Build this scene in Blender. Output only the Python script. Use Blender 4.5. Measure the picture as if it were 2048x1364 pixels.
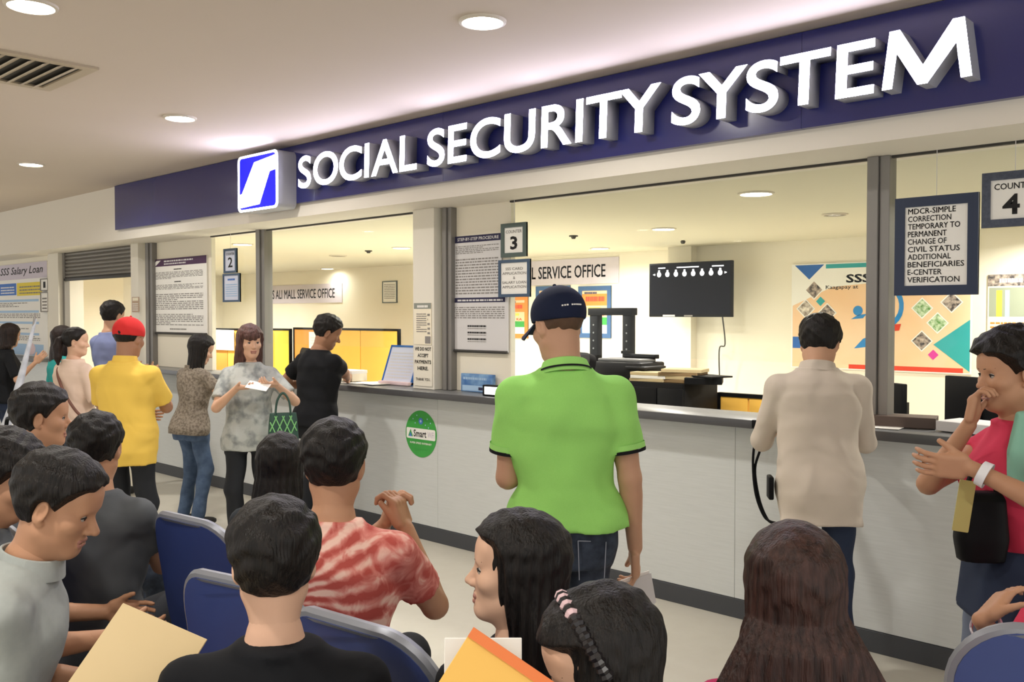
import bpy, bmesh, math, random
import numpy as np
from mathutils import Vector, Matrix, Euler

for o in list(bpy.data.objects):
    bpy.data.objects.remove(o)
SC = bpy.context.scene
COL = SC.collection
R_ = math.radians

# ------------------------------------------------------------------ camera
FPX, CAM_H, YAW, PITCH = 1850.0, 1.6, math.atan2(1953, 1850), math.atan2(50, 1850)
YAW = math.pi / 2 - math.atan2(1953, 1850)
cam_d = bpy.data.cameras.new('camera')
cam = bpy.data.objects.new('camera', cam_d)
COL.objects.link(cam)
cam.location = (0, 0, CAM_H)
cam.rotation_euler = (math.pi / 2 - PITCH, 0, YAW)
cam_d.sensor_width = 36
cam_d.lens = FPX / 2048 * 36
cam_d.clip_start = .05
SC.camera = cam
CAM_M = cam.rotation_euler.to_matrix()

def ray(px, py):
    return CAM_M @ Vector(((px - 1024) / FPX, (682 - py) / FPX, -1))
def at(px, py, Y):                                   # pixel -> point on the plane y = Y
    d = ray(px, py); k = Y / d.y
    return Vector((0, 0, CAM_H)) + d * k
def atz(px, py, z):                                  # pixel -> point on the plane z
    d = ray(px, py); k = (z - CAM_H) / d.z
    return Vector((0, 0, CAM_H)) + d * k
def atd(px, w, py=632):                              # pixel column and distance along the axis -> point
    d = ray(px, py)
    return Vector((0, 0, CAM_H)) + d * w
def proj(p):
    q = CAM_M.transposed() @ (Vector(p) - Vector((0, 0, CAM_H)))
    return (1024 + q.x / -q.z * FPX, 682 - q.y / -q.z * FPX)

# ------------------------------------------------------------------ world, exposure
W = bpy.data.worlds.new('mall_ambient')
SC.world = W
W.use_nodes = True
W.node_tree.nodes['Background'].inputs[0].default_value = (1.0, .985, .96, 1)
W.node_tree.nodes['Background'].inputs[1].default_value = .8
VS = SC.view_settings
SC.display_settings.display_device = 'sRGB'
VS.view_transform = 'Standard'; VS.look = 'None'; VS.gamma = 1.0; VS.use_curve_mapping = False
VS.exposure = 0.6
LAMP_W_HALL, LAMP_W_OFFICE, LETTER_GLOW = 14.0, 25.0, 15.0

# ------------------------------------------------------------------ materials
def lin(c):
    if isinstance(c, str):
        c = c.lstrip('#'); c = [int(c[i:i + 2], 16) / 255 for i in (0, 2, 4)]
    return tuple(((v / 12.92) if v <= .04045 else ((v + .055) / 1.055) ** 2.4) for v in c) + (1,)
MATS = {}
def mat(name, col, rough=.6, spec=.5, metal=0, emit=0, var=0, vscale=6, bump=0, bscale=60, stretch=None, col2=None, sheen=0, aniso=0, coat=0, lo=.35, hi=.65, detail=4):
    """principled material; var: amount of noise mixing towards col2; bump: fine relief"""
    if name in MATS:
        return MATS[name]
    m = bpy.data.materials.new(name); m.use_nodes = True
    nt = m.node_tree; b = nt.nodes['Principled BSDF']
    c = lin(col)
    b.inputs['Base Color'].default_value = c
    b.inputs['Roughness'].default_value = rough
    b.inputs['Specular IOR Level'].default_value = spec
    b.inputs['Metallic'].default_value = metal
    if sheen: b.inputs['Sheen Weight'].default_value = sheen
    if aniso: b.inputs['Anisotropic'].default_value = aniso
    if coat: b.inputs['Coat Weight'].default_value = coat
    if emit:
        b.inputs['Emission Color'].default_value = c
        b.inputs['Emission Strength'].default_value = emit
    tc = nt.nodes.new('ShaderNodeTexCoord')
    mp = nt.nodes.new('ShaderNodeMapping')
    nt.links.new(tc.outputs['Object'], mp.inputs[0])
    if stretch: mp.inputs['Scale'].default_value = stretch
    if var:
        n = nt.nodes.new('ShaderNodeTexNoise'); n.inputs['Scale'].default_value = vscale; n.inputs['Detail'].default_value = detail
        r = nt.nodes.new('ShaderNodeMapRange'); r.inputs[1].default_value = lo; r.inputs[2].default_value = hi; r.inputs[4].default_value = var
        x = nt.nodes.new('ShaderNodeMix'); x.data_type = 'RGBA'
        x.inputs[6].default_value = c; x.inputs[7].default_value = lin(col2) if col2 else tuple(v * .6 for v in c[:3]) + (1,)
        nt.links.new(mp.outputs[0], n.inputs[0]); nt.links.new(n.outputs[0], r.inputs[0]); nt.links.new(r.outputs[0], x.inputs[0])
        nt.links.new(x.outputs[2], b.inputs['Base Color'])
    if bump:
        n = nt.nodes.new('ShaderNodeTexNoise'); n.inputs['Scale'].default_value = bscale; n.inputs['Detail'].default_value = 3 if bscale > 20 else .6; n.inputs['Distortion'].default_value = 0 if bscale > 20 else .8
        k = nt.nodes.new('ShaderNodeBump'); k.inputs['Strength'].default_value = bump; k.inputs['Distance'].default_value = .01 if bscale > 20 else .035
        nt.links.new(mp.outputs[0], n.inputs[0]); nt.links.new(n.outputs[0], k.inputs['Height']); nt.links.new(k.outputs[0], b.inputs['Normal'])
    MATS[name] = m
    return m
def glass_mat():
    m = bpy.data.materials.new('pane_glass'); m.use_nodes = True
    nt = m.node_tree; nt.nodes.clear()
    o = nt.nodes.new('ShaderNodeOutputMaterial'); t = nt.nodes.new('ShaderNodeBsdfTransparent'); g = nt.nodes.new('ShaderNodeBsdfGlossy')
    g.inputs['Roughness'].default_value = .02
    t.inputs[0].default_value = (.97, .985, .975, 1)
    f = nt.nodes.new('ShaderNodeLayerWeight'); f.inputs[0].default_value = .25
    q = nt.nodes.new('ShaderNodeMath'); q.operation = 'MULTIPLY_ADD'; q.inputs[1].default_value = .04; q.inputs[2].default_value = .012
    x = nt.nodes.new('ShaderNodeMixShader')
    nt.links.new(f.outputs['Facing'], q.inputs[0]); nt.links.new(q.outputs[0], x.inputs[0])
    nt.links.new(t.outputs[0], x.inputs[1]); nt.links.new(g.outputs[0], x.inputs[2]); nt.links.new(x.outputs[0], o.inputs[0])
    return m
M_glass = glass_mat()

# ------------------------------------------------------------------ objects and tags
def tag(o, label=None, cat=None, group=None, kind=None):
    if label: o['label'] = label
    if cat: o['category'] = cat
    if group: o['group'] = group
    if kind: o['kind'] = kind
    return o
def obj(name, me, parent=None, loc=None, rot=None):
    o = bpy.data.objects.new(name, me); COL.objects.link(o)
    if parent: o.parent = parent
    if loc is not None: o.location = loc
    if rot is not None: o.rotation_euler = rot
    return o
def thing(name, label, cat, loc=(0, 0, 0), rz=0, group=None):
    o = bpy.data.objects.new(name, None); COL.objects.link(o)
    o.empty_display_size = .1
    o.location = loc; o.rotation_euler = (0, 0, rz)
    return tag(o, label, cat, group)
def dup(o, loc, rz=None, label=None, group=None):
    c = o.copy(); COL.objects.link(c); c.location = loc
    if rz is not None: c.rotation_euler = (0, 0, rz)
    if label: c['label'] = label
    if group: c['group'] = group
    for ch in o.children:
        d = ch.copy(); COL.objects.link(d); d.parent = c
        for g in ch.children:
            e = g.copy(); COL.objects.link(e); e.parent = d
    return c

class MB:
    """collects simple shapes into one mesh"""
    def __init__(s): s.bm = bmesh.new(); s.mats = []
    def mi(s, m):
        if m not in s.mats: s.mats.append(m)
        return s.mats.index(m)
    def _add(s, bm2, m, M=None):
        i = s.mi(m)
        for f in bm2.faces: f.material_index = i
        if M is not None: bm2.transform(M)
        t = bpy.data.meshes.new('t'); bm2.to_mesh(t); bm2.free(); s.bm.from_mesh(t); bpy.data.meshes.remove(t)
    def box(s, lo, hi, m, bev=0, seg=2, M=None):
        b = bmesh.new(); bmesh.ops.create_cube(b, size=1)
        lo, hi = Vector(lo), Vector(hi)
        for v in b.verts: v.co = Vector([(lo[i] + hi[i]) / 2 + v.co[i] * (hi[i] - lo[i]) for i in range(3)])
        if bev: bmesh.ops.bevel(b, geom=b.edges[:], offset=bev, segments=seg, affect='EDGES', profile=.5)
        s._add(b, m, M); return s
    def cyl(s, a, b_, r, m, r2=None, n=20, cap=True):
        a, b_ = Vector(a), Vector(b_); d = b_ - a
        b = bmesh.new(); bmesh.ops.create_cone(b, cap_ends=cap, segments=n, radius1=r, radius2=r if r2 is None else r2, depth=d.length)
        M = Matrix.Translation((a + b_) / 2) @ d.to_track_quat('Z', 'Y').to_matrix().to_4x4()
        s._add(b, m, M); return s
    def sph(s, c, r, m, sc=(1, 1, 1), n=14):
        b = bmesh.new(); bmesh.ops.create_uvsphere(b, u_segments=n, v_segments=max(6, n // 2), radius=r)
        s._add(b, m, Matrix.Translation(c) @ Matrix.Diagonal((*sc, 1))); return s
    def tube(s, pts, r, m, n=8, cyc=False):
        pts = [Vector(p) for p in pts]; N = len(pts)
        rs = r if isinstance(r, (list, tuple)) else [r] * N
        b = bmesh.new(); rings = []
        prev = None
        for i, p in enumerate(pts):
            d = (pts[(i + 1) % N] - pts[i - 1]) if (cyc or 0 < i < N - 1) else (pts[min(i + 1, N - 1)] - pts[max(i - 1, 0)])
            d.normalize()
            u = d.orthogonal().normalized() if prev is None else (prev - d * prev.dot(d)).normalized()
            prev = u; v = d.cross(u)
            rings.append([b.verts.new(p + (u * math.cos(2 * math.pi * k / n) + v * math.sin(2 * math.pi * k / n)) * rs[i]) for k in range(n)])
        for i in range(N if cyc else N - 1):
            A, B = rings[i], rings[(i + 1) % N]
            for k in range(n): b.faces.new((A[k], A[(k + 1) % n], B[(k + 1) % n], B[k]))
        if not cyc: b.faces.new(rings[0][::-1]); b.faces.new(rings[-1])
        s._add(b, m); return s
    def prism(s, pts, y0, y1, m):
        """outline in x,z extruded along y"""
        b = bmesh.new(); A = [b.verts.new((p[0], y0, p[1])) for p in pts]; B = [b.verts.new((p[0], y1, p[1])) for p in pts]
        n = len(pts)
        b.faces.new(A); b.faces.new(B[::-1])
        for k in range(n): b.faces.new((A[k], B[k], B[(k + 1) % n], A[(k + 1) % n]))
        bmesh.ops.recalc_face_normals(b, faces=b.faces)
        s._add(b, m); return s
    def grid(s, fn, nu, nv, m, th=0):
        b = bmesh.new(); V = [[b.verts.new(fn(i / nu, j / nv)) for j in range(nv + 1)] for i in range(nu + 1)]
        for i in range(nu):
            for j in range(nv): b.faces.new((V[i][j], V[i + 1][j], V[i + 1][j + 1], V[i][j + 1]))
        bmesh.ops.recalc_face_normals(b, faces=b.faces)
        if th: bmesh.ops.solidify(b, geom=b.faces[:], thickness=th)
        s._add(b, m); return s
    def mesh(s, name, smooth=True):
        me = bpy.data.meshes.new(name); s.bm.to_mesh(me); s.bm.free()
        for m in s.mats: me.materials.append(m)
        if smooth:
            me.polygons.foreach_set('use_smooth', [True] * len(me.polygons)); me.set_sharp_from_angle(angle=R_(35))
        return me
    def build(s, name, parent=None, loc=None, rot=None, smooth=True):
        return obj(name, s.mesh(name, smooth), parent, loc, rot)

def rrect(w, h, r, n=5):
    """rounded rectangle outline centred on 0"""
    P = []
    for cx, cz, a0 in ((w / 2 - r, h / 2 - r, 0), (-w / 2 + r, h / 2 - r, 90), (-w / 2 + r, -h / 2 + r, 180), (w / 2 - r, -h / 2 + r, 270)):
        for k in range(n + 1):
            a = R_(a0 + 90 * k / n); P.append((cx + r * math.cos(a), cz + r * math.sin(a)))
    return P

_tc = {}
def text_bm(txt, bold=0, ext=0, shear=0, res=4):
    if 'M' in txt: bold = 0
    cu = bpy.data.curves.new('t', 'FONT'); cu.body = txt; cu.size = 1; cu.offset = bold; cu.extrude = ext; cu.shear = shear; cu.resolution_u = res
    o = bpy.data.objects.new('t', cu); COL.objects.link(o)
    bpy.context.view_layer.update()
    me = bpy.data.meshes.new_from_object(o.evaluated_get(bpy.context.evaluated_depsgraph_get()))
    bpy.data.objects.remove(o); bpy.data.curves.remove(cu)
    b = bmesh.new(); b.from_mesh(me); bpy.data.meshes.remove(me)
    return b
def fit_text(txt, x0, z0, x1, z1, y=0, bold=0, shear=0, keep=False, res=2):
    """text as flat faces filling the box in x,z and facing -y"""
    key = (txt, bold, shear)
    b = text_bm(txt, bold, 0, shear, res)
    if 'M' in txt and bold:        # the font's M cannot be thickened: lay shifted copies over each other
        me = bpy.data.meshes.new('t'); b.to_mesh(me)
        for dx, dy in ((bold * 1.6, 0), (0, bold), (bold * 1.6, bold)):
            me2 = me.copy(); me2.transform(Matrix.Translation((dx, dy, 0))); b.from_mesh(me2); bpy.data.meshes.remove(me2)
        bpy.data.meshes.remove(me)
    xs = [v.co.x for v in b.verts]; ys = [v.co.y for v in b.verts]
    sx = (x1 - x0) / max(1e-6, max(xs) - min(xs)); sy = (z1 - z0) / max(1e-6, max(ys) - min(ys))
    if keep: sx = min(sx, sy * 1.25)
    mx, my = min(xs), min(ys)
    for v in b.verts: v.co = Vector((x0 + (v.co.x - mx) * sx, y, z0 + (v.co.y - my) * sy))
    bmesh.ops.recalc_face_normals(b, faces=b.faces)
    return b
class Print(MB):
    """flat print: coloured shapes and lettering in x,z just in front of a face at y"""
    def __init__(s, y): MB.__init__(s); s.y = y
    def L(s, l): return s.y - .0007 * l
    def poly(s, pts, m, l=1):
        b = bmesh.new(); b.faces.new([b.verts.new((p[0], s.L(l), p[1])) for p in pts]); s._add(b, m); return s
    def rect(s, x0, z0, x1, z1, m, l=1): return s.poly([(x0, z0), (x1, z0), (x1, z1), (x0, z1)], m, l)
    def disc(s, x, z, r, m, l=1, rz=None, n=28): return s.poly([(x + r * math.cos(2 * math.pi * k / n), z + (rz or r) * math.sin(2 * math.pi * k / n)) for k in range(n)], m, l)
    def text(s, t, x0, z0, x1, z1, m, l=2, bold=.015, shear=0, keep=False): s._add(fit_text(t, x0, z0, x1, z1, s.L(l), bold, shear, keep), m); return s
    def lines(s, x0, z0, x1, z1, n, m, l=2, fill=.45, seed=1):
        rnd = random.Random(seed); h = (z1 - z0) / n
        for k in range(n):
            z = z1 - (k + 1) * h; e = x1 if rnd.random() < .75 else x0 + (x1 - x0) * rnd.uniform(.3, .9)
            x = x0
            while x < e - .004:
                w = min(rnd.uniform(.012, .05) * (x1 - x0) / .5, e - x); s.rect(x, z, x + w, z + h * fill, m, l); x += w + .008 * (x1 - x0) / .5
        return s
# ------------------------------------------------------------------ room shell
Y_FASCIA, Y_PIL, Y_WIN, Y_CTR, Y_NOSE, Y_BACK = 4.06, 4.36, 4.46, 4.35, 4.22, 9.5
Z_CEIL, Z_SOF, Z_INT, Z_CT = 2.905, 2.363, 2.405, 1.077
XL, XR = -17.0, 2.2
def X(px, Y): return at(px, 620, Y).x
M_ceil = mat('hall_ceiling_paint', '#cdc1b4', .9, .2, var=.12, vscale=1.5, col2='#c2b4a6')
M_oceil = mat('office_ceiling_paint', '#dad4c0', .9, .2)
M_wall = mat('cream_wall_paint', '#efe8d6', .85, .25, var=.15, vscale=1.2, col2='#e6decb')
M_fascia = mat('white_fascia_paint', '#e6e0d4', .8, .3)
M_pil = mat('off_white_pillar_paint', '#e4dfd2', .75, .3)
M_floor = mat('cream_vinyl_floor', '#d0ccbe', .35, .5, var=.35, vscale=9, col2='#c6c1b2')
M_lam = mat('pale_grey_woodgrain_laminate', '#cfd2d0', .5, .4, var=.5, vscale=5, stretch=(1.2, 1, 26), col2='#c3c6c4')
M_kick = mat('charcoal_kick_strip', '#3f4145', .6)
M_ctop = mat('dark_grey_counter_edge', '#4b4b4d', .35)
M_ctop2 = mat('grey_counter_surface', '#77797b', .35)
M_alu = mat('brushed_grey_mullion', '#86837f', .45, .5, metal=.35, bump=.05, bscale=40, stretch=(8, 8, .3))
M_dark = mat('dark_gasket', '#35332f', .6)
M_shut = mat('grey_shutter_steel', '#85817b', .5, .5, metal=.3)
M_white = mat('white_paint_gloss', '#efeeea', .5)
M_black = mat('black_plastic', '#0c0c0e', .55, .15)
M_blk = mat('black_ink', '#191718', .8)
M_paper = mat('white_paper', '#f1efe9', .8)
M_grey = mat('grey_ink', '#8b8783', .9)
M_navy = mat('navy_frame', '#2b3b5a', .5)
M_chrome = mat('steel_chrome', '#c9c9c9', .25, metal=1)

def struct(name, mb, smooth=False):
    return tag(mb.build(name, smooth=smooth), kind='structure')
struct('floor', MB().box((XL, -7, -.1), (XR, Y_BACK + .2, 0), M_floor))
struct('ceiling', MB().box((XL, -7, Z_CEIL), (XR, Y_FASCIA + .1, Z_CEIL + .1), M_ceil))
struct('ceiling_office', MB().box((XL, Y_WIN + .16, Z_INT), (XR, Y_BACK + .2, Z_INT + .1), M_oceil))
struct('wall_front', MB().box((XL, Y_FASCIA, Z_SOF), (XR, Y_WIN + .16, Z_CEIL + .1), M_fascia))
xs_ = X(1370, Y_BACK)
struct('wall_back', MB().box((XL, Y_BACK, 0), (XR, Y_BACK + .2, Z_INT), M_wall)
       .box((xs_, Y_BACK - .22, 0), (XR, Y_BACK, Z_INT), M_wall)
       .box((xs_ - .02, Y_BACK - .34, 0), (xs_ + .3, Y_BACK, Z_INT), M_wall))
struct('wall_left', MB().box((XL - .2, Y_FASCIA, 0), (XL, Y_BACK + .2, Z_CEIL), M_wall))
struct('wall_right', MB().box((XR, Y_FASCIA, 0), (XR + .2, Y_BACK + .2, Z_CEIL), M_wall))

# pillars between the windows: x extents from the photo, standing on the floor behind the counter front
x_p0, x_p1 = X(262, Y_PIL), X(291, Y_PIL + .02)
x_q0, x_q1 = X(826, Y_PIL), X(868, Y_PIL)
struct('pillar', MB().box((x_p0, Y_PIL, 0), (x_p1 - .12, Y_WIN + .2, Z_SOF), M_pil, bev=.004))
struct('pillar', MB().box((x_q0, Y_PIL, Z_CT), (x_q1, Y_WIN + .2, Z_SOF), M_pil, bev=.004))
x_s0, x_s1 = X(96, Y_PIL), X(117, Y_PIL)
struct('pillar', MB().box((x_s0, Y_PIL, 0), (x_s1, Y_WIN + .2, Z_SOF), M_pil, bev=.004))

# solid cream boards that fill the window beside each pillar (the posters hang on them)
Y_B = Y_WIN + .02
bd = [('wall_board', X(303, Y_B), X(424, Y_B)), ('wall_board', X(900, Y_B), X(1022, Y_B)), ('wall_board', XL, X(100, Y_B))]
for n, a, b in bd:
    struct(n, MB().box((a, Y_B, Z_CT), (b, Y_B + .04, Z_SOF), M_wall))
# recess behind the roller shutter
struct('wall_recess', MB().box((x_s0, 5.3, 0), (X(292, 5.3), 5.4, Z_SOF), M_wall))

# ------------------------------------------------------------------ windows: mullions and panes
def mullion(name, x0, x1, z0=Z_CT):
    w = x1 - x0
    mb = MB().box((x0, Y_WIN - .05, z0), (x0 + w * .52, Y_WIN + .05, Z_SOF), M_alu, bev=.003)
    mb.box((x0 + w * .54, Y_WIN - .035, z0), (x1, Y_WIN + .05, Z_SOF), M_alu, bev=.003)
    mb.box((x0 + .004, Y_WIN - .03, z0), (x1 - .004, Y_WIN + .04, Z_SOF), M_dark)
    return struct(name, mb)
m1 = (X(291, Y_WIN - .05), X(302, Y_WIN - .05)); m2 = (X(512, Y_WIN - .05), X(526, Y_WIN - .05))
m3 = (X(884, Y_WIN - .05), X(899, Y_WIN - .05)); m4 = (X(1731, Y_WIN - .05), X(1774, Y_WIN - .05)); m5 = (x_q0 - .05, x_q0)
for i, (a, b) in enumerate((m1, m2, m3, m4, m5)):
    mullion('trim_%d' % (i + 1), a, b)
def window(n, x0, x1, zb=1.36):
    w = tag(bpy.data.objects.new('window_%d' % n, None), kind='structure'); COL.objects.link(w)
    w.location = ((x0 + x1) / 2, Y_WIN, Z_CT)
    L = (x1 - x0) / 2
    fr = MB().box((-L, -.012, Z_SOF - Z_CT - .012), (L, .012, Z_SOF - Z_CT), M_dark)
    fr.build('window_frame', w, smooth=False)
    MB().box((-L, -.004, zb - Z_CT), (L, .004, Z_SOF - Z_CT - .02), M_glass).build('pane', w, smooth=False)
    return w
window(1, X(424, Y_WIN), m2[0]); window(2, m2[1], m5[0]); window(3, X(1022, Y_WIN), m4[0]); window(4, m4[1], XR)

# ------------------------------------------------------------------ roller shutter over the doorway
t = thing('roller_shutter', 'grey steel roller shutter rolled up above the doorway at the far left', 'shutter', ((x_s1 + x_p0) / 2, Y_PIL + .08, 0))
hw = (x_p0 - x_s1) / 2 - .035
zs0 = at(190, 553, Y_PIL + .1).z
n_sl = 7; hs_ = (Z_SOF - zs0) / n_sl
sl = MB().grid(lambda u, v: (-hw + u * 2 * hw, -.022 * math.sin(math.pi * v), hs_ * v), 1, 6, M_shut, .003).mesh('slat')
for k in range(n_sl): obj('slat', sl, t, (0, 0, zs0 + hs_ * k))
MB().box((-hw, -.03, zs0 - .035), (hw, .01, zs0), M_dark, bev=.004).build('bottom_rail', t)
for s in (-1, 1): MB().box((s * hw - .03, -.03, 0), (s * hw + .03, .03, Z_SOF), M_alu).build('guide_rail', t)

# ------------------------------------------------------------------ service counters
def counter(label, wl, x0, x1):
    t = thing('service_counter', label, 'counter', ((x0 + x1) / 2, Y_CTR, 0))
    c = (x0 + x1) / 2
    MB().box((x0 - c, .03, 0), (x1 - c, .2, Z_CT - .045), M_lam).build('carcass', t, smooth=False)
    n = max(1, round((x1 - x0) / 1.22)); w = (x1 - x0) / n
    pm = MB().box((0, 0, .104), (w - .0015, .028, Z_CT - .047), M_lam, bev=.0015, seg=1).mesh('panel', False)
    for k in range(n): obj('panel', pm, t, (x0 - c + k * w, 0, 0))
    MB().box((x0 - c, -.006, 0), (x1 - c, .03, .102), M_kick, bev=.002, seg=1).build('kick_strip', t)
    tt = tag(MB().box((x0 - c, Y_NOSE - Y_CTR, 0), (x1 - c, .22, .043), M_ctop2, bev=.004).box((x0 - c, Y_NOSE - Y_CTR - .004, -.002), (x1 - c, Y_NOSE - Y_CTR + .012, .041), M_ctop, bev=.002)
             .build('worktop', None, (c, Y_CTR, Z_CT - .045)), wl, 'worktop')
    return t
xc0 = x_p1 - .12 + .001
counter('long grey laminate service counter with dark kick strip and green round sticker', 'long dark edged grey worktop along the counter under the office windows', xc0, XR)
counter('short grey laminate service counter at the far left under the blue notice poster', 'short dark edged grey worktop at the far left under the poster', XL, x_s0)

# ------------------------------------------------------------------ downlights
M_lampglow = mat('lamp_diffuser', '#fff6e6', .5, emit=14)
M_ring = mat('lamp_trim_ring', '#cfc6b6', .5)
def downlight(label, x, y, z, watts, grp, on=True, r=.09, col=(1, .965, .90), light=True):
    t = thing('ceiling_downlight', label, 'ceiling light', (x, y, z), group=grp)
    ringp = []
    mb = MB()
    def ring(u, v):
        a = 2 * math.pi * u; q = [(r * .98, .004), (r * 1.02, -.012), (r * 1.16, -.009), (r * 1.2, .003)]
        i = min(2, int(v * 3)); f = v * 3 - i
        rr = q[i][0] + (q[i + 1][0] - q[i][0]) * f; zz = q[i][1] + (q[i + 1][1] - q[i][1]) * f
        return (rr * math.cos(a), rr * math.sin(a), zz)
    mb.grid(ring, 28, 3, M_ring).build('trim_ring', t)
    md = M_lampglow if on else mat('dead_lamp', '#77705f', .6)
    MB().cyl((0, 0, -.008), (0, 0, .004), r, md, n=28).build('diffuser', t)
    if on and light:
        l = bpy.data.lights.new('downlight_lamp', 'AREA'); l.shape = 'DISK'; l.size = r * 1.7; l.energy = watts; l.color = col; l.spread = R_(160)
        lo = bpy.data.objects.new('downlight_lamp', l); COL.objects.link(lo); lo.parent = t; lo.location = (0, 0, -.012)
    return t
hall = [(965, 42, 'large lit round ceiling downlight above the middle of the blue sign'), (360, 235, 'lit round hall ceiling downlight just above the sign emblem'),
        (62, 328, 'lit round hall ceiling downlight furthest left near the vent'), (62, 10, 'lit round hall downlight at the top left corner above the vent')]
for px, py, lb in hall:
    p = atz(px, py, Z_CEIL); downlight(lb, p.x, p.y, Z_CEIL, LAMP_W_HALL, 'hall ceiling downlights', col=(1, .96, .9))
# unseen downlights continuing the hall's rows behind the viewer, added as fill light
for x in (.6, -1.9, -5.2, -8.2, -11.4):
    for y in (.1, -2.6, -5.4):
        if y > -1 and x in (-5.2, -8.2): continue
        downlight('unseen round hall downlight added for fill light behind the viewer', x, y, Z_CEIL, LAMP_W_HALL, 'unseen hall fill downlights behind the viewer', col=(1, .96, .9))
offl = [(1512, 386, 'lit round office downlight nearest the grey mullion'), (1327, 457, 'lit round office downlight above the wall television'), (1200, 496, 'lit round office downlight above the wide banner end'),
        (803, 495, 'lit round office downlight beside the notice pillar'), (485, 488, 'lit round office downlight beside the counter two sign'), (655, 537, 'lit round office downlight low over the left banner')]
for px, py, lb in offl:
    p = atz(px, py, Z_INT); downlight(lb, p.x, p.y, Z_INT, LAMP_W_OFFICE * (.12 if px == 655 else .8), 'office ceiling downlights', r=.1, light=True)
p = atz(1670, 428, Z_INT); downlight('unlit dark round office downlight right of the brightest one', p.x, p.y, Z_INT, 0, 'office ceiling downlights', on=False, r=.085)
p = atz(676, 511, Z_INT); downlight('unlit dark round office ceiling fitting above the left banner', p.x, p.y, Z_INT, 0, 'office ceiling downlights', on=False, r=.1)
for x, y in ((-.9, 5.6), (-2.1, 8.6), (X(345, 6.2), 6.2), (X(398, 7.8), 7.8), (X(856, 5.7), 5.7), (X(858, 7.3), 7.3), (X(955, 5.9), 5.9), (X(985, 7.7), 7.7), ((x_s1 + x_p0) / 2, 4.95)):  # added lamps kept out of sight to brighten the office and doorway recess
    downlight('unseen round office downlight added to brighten the office and doorway recess', x, y, Z_INT, LAMP_W_OFFICE * {4.95: .4, 7.8: 2.6, 6.2: 1.7, 7.3: 2.0}.get(y, 1.1), 'added unseen office downlights', r=.1)
# sprinklers
for px, py, lb in ((1147, 471, 'small ceiling sprinkler head over the right office bay'), (737, 501, 'small ceiling sprinkler head over the left office bay'), (1366, 481, 'tiny ceiling sprinkler head in front of the television')):
    p = atz(px, py, Z_INT)
    t = thing('sprinkler', lb, 'sprinkler', p, group='office sprinklers')
    MB().cyl((0, 0, -.012), (0, 0, 0), .045 if px != 1366 else .02, M_dark, n=16).build('plate', t)
    MB().cyl((0, 0, -.03), (0, 0, -.01), .02, M_dark, .03, n=10).cyl((0, 0, -.034), (0, 0, -.03), .018, M_dark, n=12).build('nozzle', t)
# ceiling vent
p = atz(62, 108, Z_CEIL)
t = thing('ceiling_vent', 'square beige ceiling air vent cut by the left edge', 'vent', (p.x - .35, p.y - .0, Z_CEIL))
M_vent = mat('beige_vent_metal', '#b3a58f', .5)
MB().box((-.34, -.34, -.012), (.34, -.28, .0), M_vent).box((-.34, .28, -.012), (.34, .34, .0), M_vent).box((-.34, -.28, -.012), (-.28, .28, .0), M_vent).box((.28, -.28, -.012), (.34, .28, .0), M_vent).build('vent_frame', t, smooth=False)
MB().box((-.28, -.28, -.002), (.28, .28, .002), M_dark).build('vent_back', t, smooth=False)
vs = MB().box((-.28, -.03, -.012), (.28, .03, -.008), M_vent, M=Matrix.Rotation(R_(25), 4, 'X')).mesh('vent_slat', False)
for k in range(8): obj('vent_slat', vs, t, (0, -.245 + .07 * k, 0))

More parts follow.
